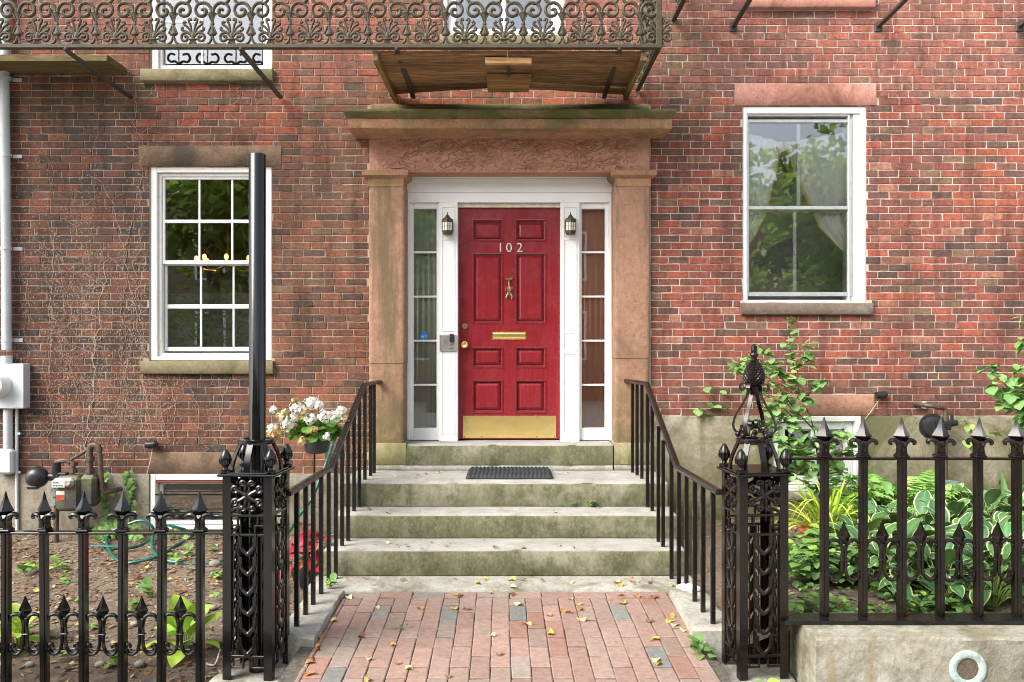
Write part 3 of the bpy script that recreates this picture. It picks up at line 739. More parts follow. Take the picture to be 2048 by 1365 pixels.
for (a, b) in ((819.2, 878), (1159, 1218)):
    ya = .225; A = lambda p: PX(p, ya); B = lambda p: PZ(p, ya)
    ga, gb = (827, 873) if a < 1000 else (1163.5, 1210)
    g = MB(); g.box(X(a), A(ga), ya, .30, Z(882), Z(405.2), .003); g.box(A(gb), X(b), ya, .30, Z(882), Z(405.2), .003)
    g.box(A(ga), A(gb), ya+.001, .299, Z(882), B(856.5), .003); g.box(A(ga), A(gb), ya+.001, .299, B(418), Z(405.2), .003)
    sl = g.build('sidelight', WHITE, house, smooth=0); sl['label'] = 'tall five pane sidelight '+('left' if a < 1000 else 'right')+' of the red door'
    rows = [418, 504.5, 593.5, 682, 770.5, 856.5]
    for j in range(5): pane(sl, A(ga)-.002, A(gb)+.002, B(rows[j+1]), B(rows[j]), ya+.03, GLASSS)
    for j in range(1, 5): bar(sl, A(ga), A(gb), B(rows[j]+2), B(rows[j]-2), ya+.014, ya+.05, WHITE)
    # gathered net curtain behind the sidelight
    g = MB(); vs = []; fs = []; cc = []; m = 24; base = (.60, .61, .48) if a < 1000 else (.80, .38, .24)
    for j in range(2):
        for i in range(m+1):
            vs.append((A(ga-4)+(A(gb+4)-A(ga-4))*i/m, .295+.006*math.sin(i*1.3)+.01*nz(i*.7, j), B(866) if j == 0 else B(410))); cc.append(base)
    for i in range(m): fs.append((i, i+1, m+2+i, m+1+i))
    g.add(vs, fs, cc); o = g.build('net_curtain', CURTAIN, sl, smooth=180); o.modifiers.new('thickness', 'SOLIDIFY').thickness = .002
    if a < 1000:
        o = MB().lathe([(.038, 0), (.038, .002)], (A(848), ya+.024, B(672)), 24, axis='y').build('alarm_sticker', m_plain('sticker_blue', (.02, .22, .62), .4), sl, smooth=0)
        tm = text_mesh('ADT', .026, .0004, 'sticker_lettering')
        obj('sticker_lettering', tm, m_plain('sticker_white', (.85, .85, .85), .5), sl, Matrix.Translation((A(848), ya+.0225, B(675.5))) @ Matrix.Rotation(PI/2, 4, 'X'))

# ------------------------------------------------------------------ the red door
YD = .275
X = lambda p: PX(p, YD); Z = lambda p: PZ(p, YD)
DX0, DX1, DZ0, DZ1 = X(916), X(1120), Z(878), Z(411)
panels = [(a, b, c, d) for (a, b) in ((944, 1006), (1030, 1092)) for (c, d) in ((439, 483), (506, 648), (694, 736), (760, 826.5))]
PR = [(X(a), X(b), Z(d), Z(c)) for a, b, c, d in panels]
xs = sorted({DX0, DX1}|{p[k] for p in PR for k in (0, 1)}); zs = sorted({DZ0, DZ1}|{p[k] for p in PR for k in (2, 3)})
g = MB(); vs = {}; 
for i in range(len(xs)-1):
    for j in range(len(zs)-1):
        cx, cz = (xs[i]+xs[i+1])/2, (zs[j]+zs[j+1])/2
        if not any(p[0] < cx < p[1] and p[2] < cz < p[3] for p in PR):
            g.add([(xs[i], YD, zs[j]), (xs[i+1], YD, zs[j]), (xs[i+1], YD, zs[j+1]), (xs[i], YD, zs[j+1])], [(0, 1, 2, 3)])
g.box(DX0, DX1, YD+.034, YD+.06, DZ0, DZ1)
door = g.build('door', DOORM, house, smooth=0); door['label'] = 'glossy red eight panel front door numbered 102'
for p in PR:
    g = MB(); loops = []
    for ins, dy in ((0, 0), (.0015, -.007), (.009, -.008), (.012, .006), (.017, .010), (.019, .028), (.027, .030), (.029, .020), (.050, .008), (.053, .006)):
        loops.append([(p[0]+ins, YD+dy, p[2]+ins), (p[1]-ins, YD+dy, p[2]+ins), (p[1]-ins, YD+dy, p[3]-ins), (p[0]+ins, YD+dy, p[3]-ins)])
    g.rings(loops); g.build('panel', DOORM, door, smooth=0)
g = MB(); g.box(X(926), X(1112), YD-.004, YD-.0005, Z(876), Z(832), .001)
kick = g.build('kick_plate', BRASS, door, smooth=0)
for px in (929, 964, 1074, 1109):
    for py in (834.5, 873.5): MB().lathe([(.006, 0), (.006, -.002), (.002, -.003)], (X(px), YD-.004, Z(py)), 8, axis='y').build('screw', BRASSO, kick)
g = MB(); x0, x1, z0, z1 = X(984), X(1052.5), Z(680), Z(664); g.frame(x0, x1, z0, z1, .006, YD-.006, YD-.0005, .001); g.rings([[(x0+.006+a, YD-.001-b, z0+.006+a*1.5), (x1-.006-a, YD-.001-b, z0+.006+a*1.5), (x1-.006-a, YD-.001-b, z1-.006-a), (x0+.006+a, YD-.001-b, z1-.006-a)] for a, b in ((0, 0), (.004, .006), (.012, .009))])
g.build('letter_slot', BRASS, door, smooth=30)
g = MB(); g.lathe([(.028, 0), (.028, -.012), (.022, -.017), (.001, -.018)], (X(929.5), YD, Z(652.7)), 20, axis='y'); g.box(X(929.5)-.002, X(929.5)+.002, YD-.019, YD-.017, Z(656), Z(650)); g.build('deadbolt', BRASSO, door)
g = MB(); g.lathe([(.032, 0), (.032, -.005), (.018, -.009), (.013, -.025), (.02, -.032), (.029, -.042), (.03, -.05), (.022, -.056), (.012, -.052), (.001, -.05)], (X(929), YD, Z(690)), 10, axis='y'); g.build('door_knob', BRASS, door)
NUM = m_plain('pale_brass_number', (.72, .66, .50), .35, .6)
for ch, px in (('1', 1001), ('0', 1018), ('2', 1039)):
    tm = text_mesh(ch, .122, .002, 'house_number')
    obj('house_number', tm, NUM, door, Matrix.Translation((X(px), YD-.004, Z(504.5))) @ Matrix.Rotation(PI/2, 4, 'X'))
# lobster knocker: tail fan up, claws down
cx, zt = X(1018.5), Z(554.5); y = YD-.012; g = MB()
u = (Z(554.5)-Z(600))/250        # 250 drawing units from tail to claws
LP = lambda a, b, dy=0: (cx+a*u, y+dy, zt-b*u)
for k in range(-3, 4): g.tube([LP(k*4, 36), LP(k*11, 20-abs(k)), LP(k*14, 6+abs(k)*4)], [4*u, 7*u, 9*u], 6, flat=.5)
for k in range(6): g.ball(LP(0, 42+k*12), (9+k*1.2)*u, 8, .7)
g.tube([LP(0, 108), LP(0, 130), LP(0, 160), LP(0, 182)], [13*u, 20*u, 17*u, 5*u], 8)
for sgn in (-1, 1):
    for k in range(5): g.tube([LP(sgn*10, 118+k*8), LP(sgn*32, 108+k*9), LP(sgn*(48-abs(k-2)*3), 104+k*13)], [3.5*u, 3*u, 1.5*u], 5)
    g.tube([LP(sgn*8, 160), LP(sgn*20, 175), LP(sgn*17, 190), LP(sgn*26, 204), LP(sgn*30, 225), LP(sgn*22, 250)], [5*u, 6*u, 6*u, 12*u, 12*u, 3*u], 7, 2, flat=.7)
    g.tube([LP(sgn*24, 208), LP(sgn*42, 222), LP(sgn*44, 238)], [6*u, 6*u, 2*u], 6, flat=.7)
    g.tube([LP(sgn*4, 178), LP(sgn*10, 192)], 1.5*u, 5)
g.box(cx-4*u, cx+4*u, y, YD-.0005, zt-150*u, zt-120*u); g.build('lobster_knocker', BRASSO, door)

# ------------------------------------------------------------------ wall lanterns and intercom
LANG = m_plain('frosted_lantern_glass', (.72, .70, .60), .4, 0, .06); LANM = m_plain('lantern_metal', (.09, .072, .045), .5, .6, .3, 40)
for px, nm in ((895, 'left'), (1141, 'right')):
    y = YF-.013; yc = y-.062; cx = PX(px, yc); Zc = lambda p: PZ(p, yc)
    L = thing('wall_lantern', 'small hexagonal wall lantern with frosted panes '+nm+' of the red door', 'lantern', (cx, y, Zc(449)), 0, 'lanterns beside the door')
    r = (PX(907, yc)-PX(883, yc))/2
    g = MB(); g.lathe([(.003, Zc(425)), (.006, Zc(427)), (.003, Zc(429)), (r*.2, Zc(430)), (r*.55, Zc(436)), (r*1.05, Zc(439.5)), (r*1.05, Zc(441)), (r*.95, Zc(441))], (cx, yc, 0), 6, rot=PI/6); g.build('cap', LANM, L, smooth=20)
    g = MB(); g.lathe([(r*.93, Zc(462)), (r*.93, Zc(441))], (cx, yc, 0), 6, rot=PI/6); g.build('glass', LANG, L, smooth=0)
    g = MB(); g.lathe([(r*.98, Zc(446)), (r*.98, Zc(441))], (cx, yc, 0), 6, rot=PI/6); g.lathe([(r*.45, Zc(471)), (r*.8, Zc(470)), (r*1.02, Zc(463.5)), (r*1.02, Zc(462)), (r*.9, Zc(462))], (cx, yc, 0), 6, rot=PI/6)
    for k in range(6):
        a = PI/6+k*PI/3; p = (cx+r*.97*math.cos(a), yc+r*.97*math.sin(a)); g.tube([(p[0], p[1], Zc(463)), (p[0], p[1], Zc(441))], .0035, 5)
        a2 = a+PI/6; q = (cx+r*.85*math.cos(a2), yc+r*.85*math.sin(a2)); g.tube([(q[0], q[1], Zc(463)), (q[0], q[1], Zc(445))], .002, 4)
        b = a+PI/3; g.tube([(p[0], p[1], Zc(453.5)), (cx+r*.97*math.cos(b), yc+r*.97*math.sin(b), Zc(453.5))], .002, 4)
    g.box(cx-.012, cx+.012, yc+r*.7, y-.0005, Zc(452), Zc(440)); g.build('cage', LANM, L, smooth=30)
y = YF-.0135; X = lambda p: PX(p, y); Z = lambda p: PZ(p, y)
I = thing('intercom_panel', 'brushed steel door intercom with black camera bell, left of the door', 'intercom', (X(896), y, Z(702)))
g = MB(); a, b, c, d = X(879), X(913.5), Z(702.5), Z(670); g.rings([[(a+i, y-dy, c+i), (b-i, y-dy, c+i), (b-i, y-dy, d-i), (a+i, y-dy, d-i)] for i, dy in ((0, 0), (.002, .012), (.012, .02), (.014, .02))]); g.build('plate', STEEL, I, smooth=0)
g = MB()
for (u, v) in ((0, 0), (-1, 1), (1, 1), (-2, 2), (0, 2), (2, 2), (-1, 3), (1, 3), (-2, 4), (0, 4), (2, 4), (-1, 5), (1, 5), (0, 6)):
    g.lathe([(.0035, 0), (.0035, -.001)], (X(892.5+u*1.9), y-.0201, Z(679+v*2)), 6, axis='y')
g.build('speaker_holes', PLASTB, I, smooth=0); MB().lathe([(.011, 0), (.011, -.004), (.007, -.007), (.001, -.007)], (X(903.5), y-.02, Z(689.5)), 14, axis='y').build('call_button', BRASSO, I)
b_ = MB().box(X(899.7), X(908.3), y-.045, y-.0202, Z(685), Z(668), .006).build('camera_bell', PLASTB, I, smooth=30); MB().lathe([(.011, 0), (.012, -.003), (.006, -.005), (.001, -.003)], (X(904), y-.045, Z(675.5)), 16, axis='y').build('lens', m_plain('lens_glass', (.01, .012, .02), .05), b_)
g = MB()
for k in range(6): g.box(X(899)+k*.006, X(899)+k*.006+.004, y-.0212, y-.0201, Z(698), Z(696.7))
g.build('maker_lettering', PLASTB, I, smooth=0)
# chandelier lit inside the left room
yc = 1.5; CH_ = thing('chandelier', 'lit brass chandelier with small warm bulbs inside the left window', 'chandelier', (PX(455, yc), yc, PZ(540, yc)))
g = MB(); c = Vector((PX(455, yc), yc, PZ(528, yc))); WARM = m_emit('warm_bulb', (1.0, .42, .08), 5)
for k in range(8):
    a = k*PI/4+.3; d = Vector((math.cos(a), math.sin(a), 0))
    g.tube([c, c+d*.14+Vector((0, 0, -.07)), c+d*.27+Vector((0, 0, -.05)), c+d*.31+Vector((0, 0, .015))], .007, 6, 4)
    o = MB().ball(c+d*.31+Vector((0, 0, .045)), .022, 8, 1.4).build('bulb', WARM, CH_)
g.tube([c+Vector((0, 0, -.08)), c+Vector((0, 0, 3.74-c.z))], .012, 8); g.ball(c, .05); g.build('arms', BRASS, CH_)
# ------------------------------------------------------------------ stone steps
CX = -.0576
steps = thing('stone_steps', 'four worn stone steps with algae stained risers leading to the red door', 'steps', (CX, -1.35, 0))
def stepstone(name, x0, x1, y0, y1, z0, z1, seg=60, amp=.005, b=.012, parent=steps, mat=STEP):
    g = MB(); prof = [(y1, z0), (y0+.004, z0), (y0, z0+.01), (y0, (z0+z1)/2), (y0, z1-b), (y0+b*.4, z1-b*.35), (y0+b, z1), ((y0*.6+y1*.4), z1), (y1, z1)]
    vs = []; fs = []; n = len(prof)
    for i in range(seg+1):
        x = x0+(x1-x0)*i/seg
        for k, (y, z) in enumerate(prof):
            a = amp if 0 < k < 7 else amp*.4
            chip = max(0, nz(x*9, z0*9, 3)-.15)*.03+max(0, nz(x*31, z0*9, 6)-.3)*.012 if k in (4, 5) else 0
            vs.append((x, y+a*nz(x*5, z*7, 1)+chip, z+a*.6*nz(x*4, y*5, 2)*(k != 0)-chip*.5))
    for i in range(seg):
        for k in range(n): fs.append((i*n+k, (i+1)*n+k, (i+1)*n+(k+1) % n, i*n+(k+1) % n))
    fs += [tuple(range(n)), tuple(range((seg+1)*n-1, seg*n-1, -1))]
    g.add(vs, fs); return g.build(name, mat, parent, smooth=50)
SX0, SX1 = CX-1.30, CX+1.30
stepstone('base_slab', SX0-.05, SX1+.04, -1.677, -1.30, -.2, .017, amp=.003, mat=CURB)
stepstone('step', SX0, SX1, -1.351, -.93, .021, .205); stepstone('step', SX0, SX1+.01, -1.007, -.62, .209, .385); stepstone('step', SX0, SX1, -.697, -.03, .389, .575)
MB().box(SX0+.05, SX1-.05, -.95, .0, -.2, .2).build('core', CURB, steps, smooth=0)
dsx0, dsx1 = PX(811.5, -.064), PX(1225.5, -.064)
stepstone('door_step', dsx0, dsx1, -.064, .33, PZ(931, -.064), .80, amp=.004); stepstone('door_step_footing', dsx0, dsx1, -.07, .2, .578, PZ(931.8, -.064), amp=.003, b=.004, mat=CURB)
# ------------------------------------------------------------------ walkway, kerbs
YW = -1.677
def zw(y): return .004+(y-YW)*.021
SH = -.0129
wk = MB(); wk.add([(-1.2, -3.62, zw(-3.62)-.012), (1.12, -3.62, zw(-3.62)-.012), (1.12, YW, zw(YW)-.012), (-1.2, YW, zw(YW)-.012)], [(0, 1, 2, 3)]); 
walk = structure(wk.build('walkway', m_plain('joint_sand', (.085, .075, .06), .95, 0, .4, 30, .5), smooth=0))
PP = [((.330, .200, .152), 6), ((.345, .220, .172), 6), ((.315, .215, .165), 5), ((.305, .240, .190), 2.4), ((.265, .232, .19), 1.2), ((.22, .22, .195), .7), ((.34, .175, .125), 1.2)]
def paver(x0, x1, y0, y1):
    def q(x, y, dz): return (x+SH*(y-YW), y, zw(y)+dz)
    j = lambda: rnd.uniform(-.0025, .0025); tl = [rnd.uniform(-.002, .003) for _ in range(4)]; h0 = rnd.uniform(-.002, .002)
    c = [(x0+j(), y0+j()), (x1+j(), y0+j()), (x1+j(), y1+j()), (x0+j(), y1+j())]; b = .005; mx, my = (x0+x1)/2, (y0+y1)/2
    vs = [q(x, y, -.02) for x, y in c]+[q(x, y, h0+tl[i]-.003) for i, (x, y) in enumerate(c)]+[q(x+(b if x < mx else -b), y+(b if y < my else -b), h0+tl[i]) for i, (x, y) in enumerate(c)]
    fs = [(8, 9, 10, 11)]
    for a in (0, 4):
        for k in range(4): fs.append((a+k, a+(k+1) % 4, a+4+(k+1) % 4, a+4+k))
    v = rnd.uniform(.74, .96); t = pick(PP); m_ = sum(t)/3; t = tuple((k*.82+m_*.18)*v for k in t)
    MB().add(vs, fs, t).build('paver', PAVER, walk, smooth=0)
xl, xr = -1.125, 1.043
x = -1.10
while x < xr-.02:
    paver(max(x, xl)+.002, min(x+.215, xr)-.002, YW-.112, YW-.004); x += .2165
pw = .1078; i0 = math.floor((xl+.128)/pw)
for i in range(i0, i0+23):
    x0 = -.128+i*pw; x1 = x0+pw-.004
    x0, x1 = max(x0, xl), min(x1, xr)
    if x1-x0 < .02: continue
    y = YW-.123; first = (.137 if i % 2 else .274)
    while y > -3.58:
        ln = first; first = .2745
        paver(x0, x1, max(y-ln+.011, -3.61), y); y -= ln
def kerb(name, poly, z0f, mat, label, amp=.006):
    # irregular flat kerbstone: plan polygon, top following z0f(y)
    n = len(poly); g = MB(); vs = []; fs = []
    rr = []
    for i in range(n):
        a, b = poly[i], poly[(i+1) % n]; m = max(1, int(math.dist(a, b)/.05))
        for k in range(m): rr.append((a[0]+(b[0]-a[0])*k/m, a[1]+(b[1]-a[1])*k/m))
    c = (sum(p[0] for p in rr)/len(rr), sum(p[1] for p in rr)/len(rr)); N = len(rr)
    for lev, ins in ((-.25, 0), (-.012, 0), (0, .012), (.003, .05)):
        for (x, y) in rr:
            d = Vector((c[0]-x, c[1]-y)); d = d.normalized()*ins if d.length > ins else d
            k = amp*nz(x*9, y*9, lev*30)
            vs.append((x+d.x+k, y+d.y+k, z0f(y)+lev+(amp*.5*nz(x*6, y*6, 9) if lev > -.2 else 0)))
    for l in range(3):
        for k in range(N): fs.append((l*N+k, l*N+(k+1) % N, (l+1)*N+(k+1) % N, (l+1)*N+k))
    fs.append(tuple(range(3*N, 4*N))); g.add(vs, fs); o = g.build(name, mat, smooth=40)
    tag(o, label, 'kerb'); return o
kerb('kerb', [(-1.36, -2.56), (-1.118, -2.60), (-1.135, -1.70), (-1.37, -1.69)], lambda y: .027, CURB, 'grey stone kerb under the left handrail beside the brick walk')
kerb('kerb', [(1.040, -2.52), (1.30, -2.52), (1.28, -1.69), (1.055, -1.70)], lambda y: .048, CURB, 'grey stone kerb under the right handrail beside the brick walk')
kerb('footing_stone', [(-1.68, -3.15), (-1.12, -3.15), (-1.10, -2.62), (-1.62, -2.58)], lambda y: -.132, CURB, 'rough stone footing under the left iron gatepost', .014)
kerb('footing_stone', [(1.03, -3.1), (1.53, -3.1), (1.55, -2.56), (1.05, -2.54)], lambda y: -.135, CURB, 'rough stone footing under the right iron gatepost', .014)
# raised kerb wall carrying the right fence
cz = EYE-1.525; YB = -2.746; YFc = -3.01; x0 = 1.565
g = MB(); prof = [(-2.62, -.5), (YFc, -.5), (YFc, cz-.014), (YFc+.012, cz), (-2.62, cz)]; vs = []; fs = []; n = 5; seg = 80
for i in range(seg+1):
    x = x0+(6.3-x0)*i/seg
    for k, (y, z) in enumerate(prof): vs.append((x+(.006*nz(z*9, y*9) if i == 0 else 0), y+.006*nz(x*4, z*6, 3), z+.005*nz(x*5, y*4, 7)))
for i in range(seg):
    for k in range(n): fs.append((i*n+k, (i+1)*n+k, (i+1)*n+(k+1) % n, i*n+(k+1) % n))
fs += [tuple(range(n)), tuple(range((seg+1)*n-1, seg*n-1, -1))]
g.add(vs, fs); tag(g.build('kerb_wall', CURBR, smooth=40), 'stained concrete kerb wall carrying the right iron fence', 'wall')
yy = YFc-.001; rx, rz_ = PX(1935, yy), PZ(1338, yy); r1, r0 = 37/S(yy), 22/S(yy); N = 36
ring = thing('bronze_ring', 'round verdigris bronze ring set in the kerb wall below the right fence', 'ring', (rx, yy, rz_-r1))
g = MB(); loops = [[(rx+r*math.cos(2*PI*k/N), yy-dy, rz_+r*math.sin(2*PI*k/N)) for k in range(N)] for r, dy in ((r1, -.004), (r1, .008), (r1-.008, .012), (r0+.008, .011), (r0, .006), (r0, -.003))]; g.rings(loops, False); g.build('rim', VERD, ring)
MB().lathe([(r0+.001, .0), (r0+.001, -.002)], (rx, yy+.0005, rz_), N, axis='y').build('dirt', SOIL, ring, smooth=0)

# ------------------------------------------------------------------ handrails
def handrail(sgn, pts, bals, label, mat):
    H = thing('handrail', label, 'handrail', (pts[1][0], pts[1][1], .575), 0, 'handrails of the steps')
    P = [Vector(p) for p in pts]; g = MB(); vs = []; fs = []
    sec = [(-.021, -.016), (.021, -.016), (.024, -.006), (.022, .008), (.012, .015), (-.012, .015), (-.022, .008), (-.024, -.006)]
    for i, p in enumerate(P):
        d = (P[min(i+1, len(P)-1)]-P[max(i-1, 0)]).normalized(); sd = Vector((d.y, -d.x, 0)).normalized(); up = sd.cross(d).normalized()
        if up.z < 0: up = -up
        k = 1.0
        if 0 < i < len(P)-1: k = 1/max(.6, math.cos((P[i]-P[i-1]).angle(P[i+1]-P[i])/2))
        for (a, b) in sec: vs.append(p+sd*a+up*b*k)
    n = len(sec)
    for i in range(len(P)-1):
        for k in range(n): fs.append((i*n+k, i*n+(k+1) % n, (i+1)*n+(k+1) % n, (i+1)*n+k))
    fs += [tuple(range(n-1, -1, -1)), tuple(range((len(P)-1)*n, len(P)*n))]
    g.add(vs, fs); g.build('rail', mat, H, smooth=40)
    def railz(y):
        for a, b in zip(P[:-1], P[1:]):
            if min(a.y, b.y) <= y <= max(a.y, b.y):
                t = (y-a.y)/(b.y-a.y); return a.z+(b.z-a.z)*t
        return P[-1].z
    for (s, X_, zb) in bals:
        y = F/s-DIST; h = .0135
        o = MB().box(X_-h, X_+h, y-h, y+h, zb-.004, railz(y)-.012, .0025).build('baluster', mat, H, smooth=0)
        MB().lathe([(.024, 0), (.022, .004), (.016, .006)], (X_, y, zb-.003), 9).build('lead_collar', CURB, o) if zb > .1 else None
    return H
yb = lambda s: F/s-DIST
zt, zb2 = EYE-.345, EYE-.868
BL_ = [(233, -1.182, .575), (238, -1.187, .575), (244.6, -1.202, .575), (251.3, -1.214, .385), (257, -1.228, .385), (265.9, -1.232, .205), (272.6, -1.2455, .205), (281, -1.253, .017), (289.4, -1.266, .017), (301, -1.268, .027), (314, -1.266, .027), (326, -1.265, .027), (340, -1.266, .027)]
handrail(-1, [(-1.165, -.05, zt), (-1.20, yb(247), zt), (-1.262, yb(288), zb2), (-1.272, -2.60, zb2+.012)], BL_, 'black iron handrail with square balusters left of the steps', RAILM)
BR_ = [(232, 1.039, .575), (237, 1.055, .575), (243, 1.068, .575), (251.3, 1.078, .385), (257, 1.091, .385), (267, 1.096, .205), (274, 1.102, .205), (281, 1.135, .017), (290.5, 1.148, .017), (301, 1.158, .048), (314, 1.164, .048), (327, 1.168, .048), (341, 1.178, .048)]
handrail(1, [(1.005, -.05, zt+.01), (1.09, yb(247), zt+.01), (1.150, yb(288), zb2), (1.175, -2.60, zb2+.02)], BR_, 'black iron handrail, brown reflection painted in, with square balusters right of the steps', m_iron('handrail_iron_brown_reflection', (.0065, .0055, .005), (.013, .0095, .008), .22, .05))  # brown in this iron stands in for reflections on black balusters

# ------------------------------------------------------------------ gateposts
def spiral(c, r0, r1, a0, turns, n=18):
    return [(c[0]+(r0+(r1-r0)*k/n)*math.cos(a0+turns*2*PI*k/n), c[1]+(r0+(r1-r0)*k/n)*math.sin(a0+turns*2*PI*k/n)) for k in range(n+1)]
def post(label, loc, rz, mat, kind):
    P = thing('gatepost', label, 'gatepost', loc, rz, 'iron gateposts'); hw = .137; H = 1.10
    B = lambda g, n, sm=30, par=None: g.build(n, mat, par or P, sm, local=True)
    for sx in (-1, 1):
        for sy in (-1, 1):
            w = .046; t = .008; x = sx*hw; y = sy*hw
            poly = [(x, y), (x-sx*w, y), (x-sx*w, y-sy*t), (x-sx*t, y-sy*t), (x-sx*t, y-sy*w), (x, y-sy*w)]
            g = MB(); g.prism(poly, 0, H, 'z'); g.box(x-sx*.018, x-sx*.03, y-sy*.018, y-sy*.03, 0, H); B(g, 'leg', 20)
    g = MB(); g.box(-.160, .160, -.160, .160, H, H+.014, .004); g.box(-.150, .150, -.150, .150, H+.0141, H+.022, .004); B(g, 'cap_plate', 0)
    # fretwork panel on each side
    g = MB(); yf = -hw+.006; a = hw-.046
    for z, xx in ((.888, a), (.783, a), (.125, a)): g.box(-xx-.002, xx+.002, yf-.004, yf+.014, z-.007, z+.007, .002)
    for sgn in (-1, 1):
        g.box(sgn*.035, sgn*(a+.002), yf-.002, yf+.012, .828, .838, .002); g.box(sgn*.035, sgn*.045, yf-.002, yf+.012, .79, .833, .002)
        g.box(sgn*.046, sgn*.056, yf-.002, yf+.014, .13, .78, .002); g.box(sgn*.076, sgn*.082, yf-.002, yf+.01, .06, .78, .002)
        g.box(sgn*.02, sgn*.03, yf-.002, yf+.012, .06, .12, .002); g.box(sgn*.02, sgn*(a+.002), yf-.002, yf+.012, .06, .07, .002)
        g.box(sgn*.05, sgn*.06, yf-.002, yf+.012, .838, .885, .002)
    for k in range(6):
        z = .775-k*.108
        U = [(-.040, z), (-.040, z-.03), (-.034, z-.062), (-.012, z-.088), (0, z-.094), (.012, z-.088), (.034, z-.062), (.040, z-.03), (.040, z)]
        g.tube([(u, yf-.003, v) for u, v in U], .0125, 8, 2, flat=.7)
        g.box(-.0085, .0085, yf-.001, yf+.01, z-.108, z-.085, .002)
        g.tube([(u*1.03, yf-.002, v) for u, v in ((-.040, z-.005), (-.046, z+.006), (-.046, z+.02))], .008, 6); g.tube([(u*1.03, yf-.002, v) for u, v in ((.040, z-.005), (.046, z+.006), (.046, z+.02))], .008, 6)
    # scroll ornament
    z = .995
    g.box(-.013, .013, yf-.014, yf+.006, z-.018, z+.018, .003)
    for sx in (-1, 1):
        for sz in (-1, 1):
            c1 = (.052, .050); pts = [(0.008, .004), (.03, .018), (.05, .028)]+[(.066+p[0]*1.0, .038+p[1]) for p in spiral((0, 0), .022, .006, -2.2, 1.15, 14)]
            g.tube([(sx*u, yf-.004, z+sz*v) for u, v in pts], [.0115]*3+[.010]*10+[.008]*5, 7, flat=1)
            pts = [(.006, .01), (.012, .035)]+[(.026+p[0], .066+p[1]) for p in spiral((0, 0), .019, .005, PI+.6, -1.15, 14)]
            g.tube([(sx*u, yf-.003, z+sz*v) for u, v in pts], .0085, 7, flat=1)
            g.ball((sx*.066, yf-.006, z+sz*.038), .009, 8); g.ball((sx*.027, yf-.006, z+sz*.066), .008, 8)
    me = g.mesh('fret_panel', 35)
    for k in range(4): obj('fret_panel', me, mat, P, Matrix.Rotation(k*PI/2, 4, 'Z'), local=True)
    # acorns at the corners
    g = MB(); g.lathe([(.030, 0), (.030, .008), (.016, .014), (.013, .026), (.020, .034), (.027, .050), (.028, .068), (.0305, .072), (.029, .082), (.022, .102), (.012, .118), (.003, .126)], (0, 0, 0), 12)
    for k in range(9):
        a2 = k*2*PI/9; g.tube([(.026*math.cos(a2), .026*math.sin(a2), .044), (.031*math.cos(a2), .031*math.sin(a2), .06), (.028*math.cos(a2), .028*math.sin(a2), .08), (.012*math.cos(a2), .012*math.sin(a2), .114)], [.004, .005, .004, .002], 5)
    me = g.mesh('acorn', 35)
    for sx in (-1, 1):
        for sy in (-1, 1): obj('acorn', me, mat, P, Matrix.Translation((sx*.125, sy*.125, H+.022)), local=True)
    # basket of flat ribs
    g = MB(); zt = H+.175
    for k in range(8):
        a2 = k*PI/4+PI/8*0; d = Vector((math.cos(a2), math.sin(a2), 0)); t = Vector((-d.y, d.x, 0))
        g.strap([d*.142+Vector((0, 0, H+.018)), d*.136+Vector((0, 0, H+.06)), d*.118+Vector((0, 0, H+.115)), d*.088+Vector((0, 0, zt))], t, .032, .009, 3)
    g.lathe([(.072, zt-.012), (.098, zt-.012), (.100, zt), (.098, zt+.014), (.072, zt+.016), (.070, zt)], (0, 0, 0), 16); B(g, 'basket', 30)
    if kind == 'pineapple':
        g = MB(); zc = zt+.02
        for k in range(4):
            a2 = k*PI/2+PI/4; d = Vector((math.cos(a2), math.sin(a2), 0)); t = Vector((-d.y, d.x, 0)); Vz = lambda r, z: d*r+Vector((0, 0, z))
            pts = [Vz(.045+p[0], zc+.075+p[1]) for p in spiral((0, 0), .010, .030, PI*1.2, 1.35, 16)]
            low = pts+[Vz(.085, zc+.018), Vz(.112, zc+.03), Vz(.124, zc+.065), Vz(.108, zc+.12), Vz(.072, zc+.175), Vz(.045, zc+.225), Vz(.035, zc+.27), Vz(.045, zc+.295), Vz(.07, zc+.300), Vz(.083, zc+.28), Vz(.072, zc+.258), Vz(.055, zc+.268), Vz(.06, zc+.28)]
            g.strap(low, t, .022, .006, 2)
            for kk in (-1, 1): g.ball(d*.082+t*kk*.03+Vector((0, 0, zc+.016)), .017, 10)
        g.lathe([(.03, zc+.235), (.045, zc+.24), (.045, zc+.285), (.03, zc+.29)], (0, 0, 0), 8); B(g, 'scroll_cage', 35)
        g = MB(); z0 = zc+.285; N = 16; rows = 11; vs = []; fs = []
        for j in range(rows+1):
            t = j/rows; r = .064*math.sin(PI*(.12+.8*t**.9))**.75*(1.0-.28*t)
            for i in range(N):
                a2 = 2*PI*(i+.5*(j % 2))/N; q = 1.0
                vs.append((r*math.cos(a2), r*math.sin(a2), z0+.148*t))
        for j in range(rows):
            for i in range(N):
                a0 = j*N+i; b0 = j*N+(i+1) % N; o = 0 if j % 2 == 0 else 1
                u0 = (j+1)*N+(i+0*o) % N; 
                if j % 2 == 0: tris = [(a0, b0, (j+1)*N+i), (b0, (j+1)*N+(i+1) % N, (j+1)*N+i)]
                else: tris = [(a0, b0, (j+1)*N+(i+1) % N), (a0, (j+1)*N+(i+1) % N, (j+1)*N+i)]
                for tr in tris:
                    p = [Vector(vs[k]) for k in tr]; cc = sum(p, Vector())/3; nn = Vector((cc.x, cc.y, 0)).normalized()
                    c2 = cc+nn*.006; b = len(g.v); g.add([p[0], p[1], p[2], c2], [(0, 1, 3), (1, 2, 3), (2, 0, 3)])
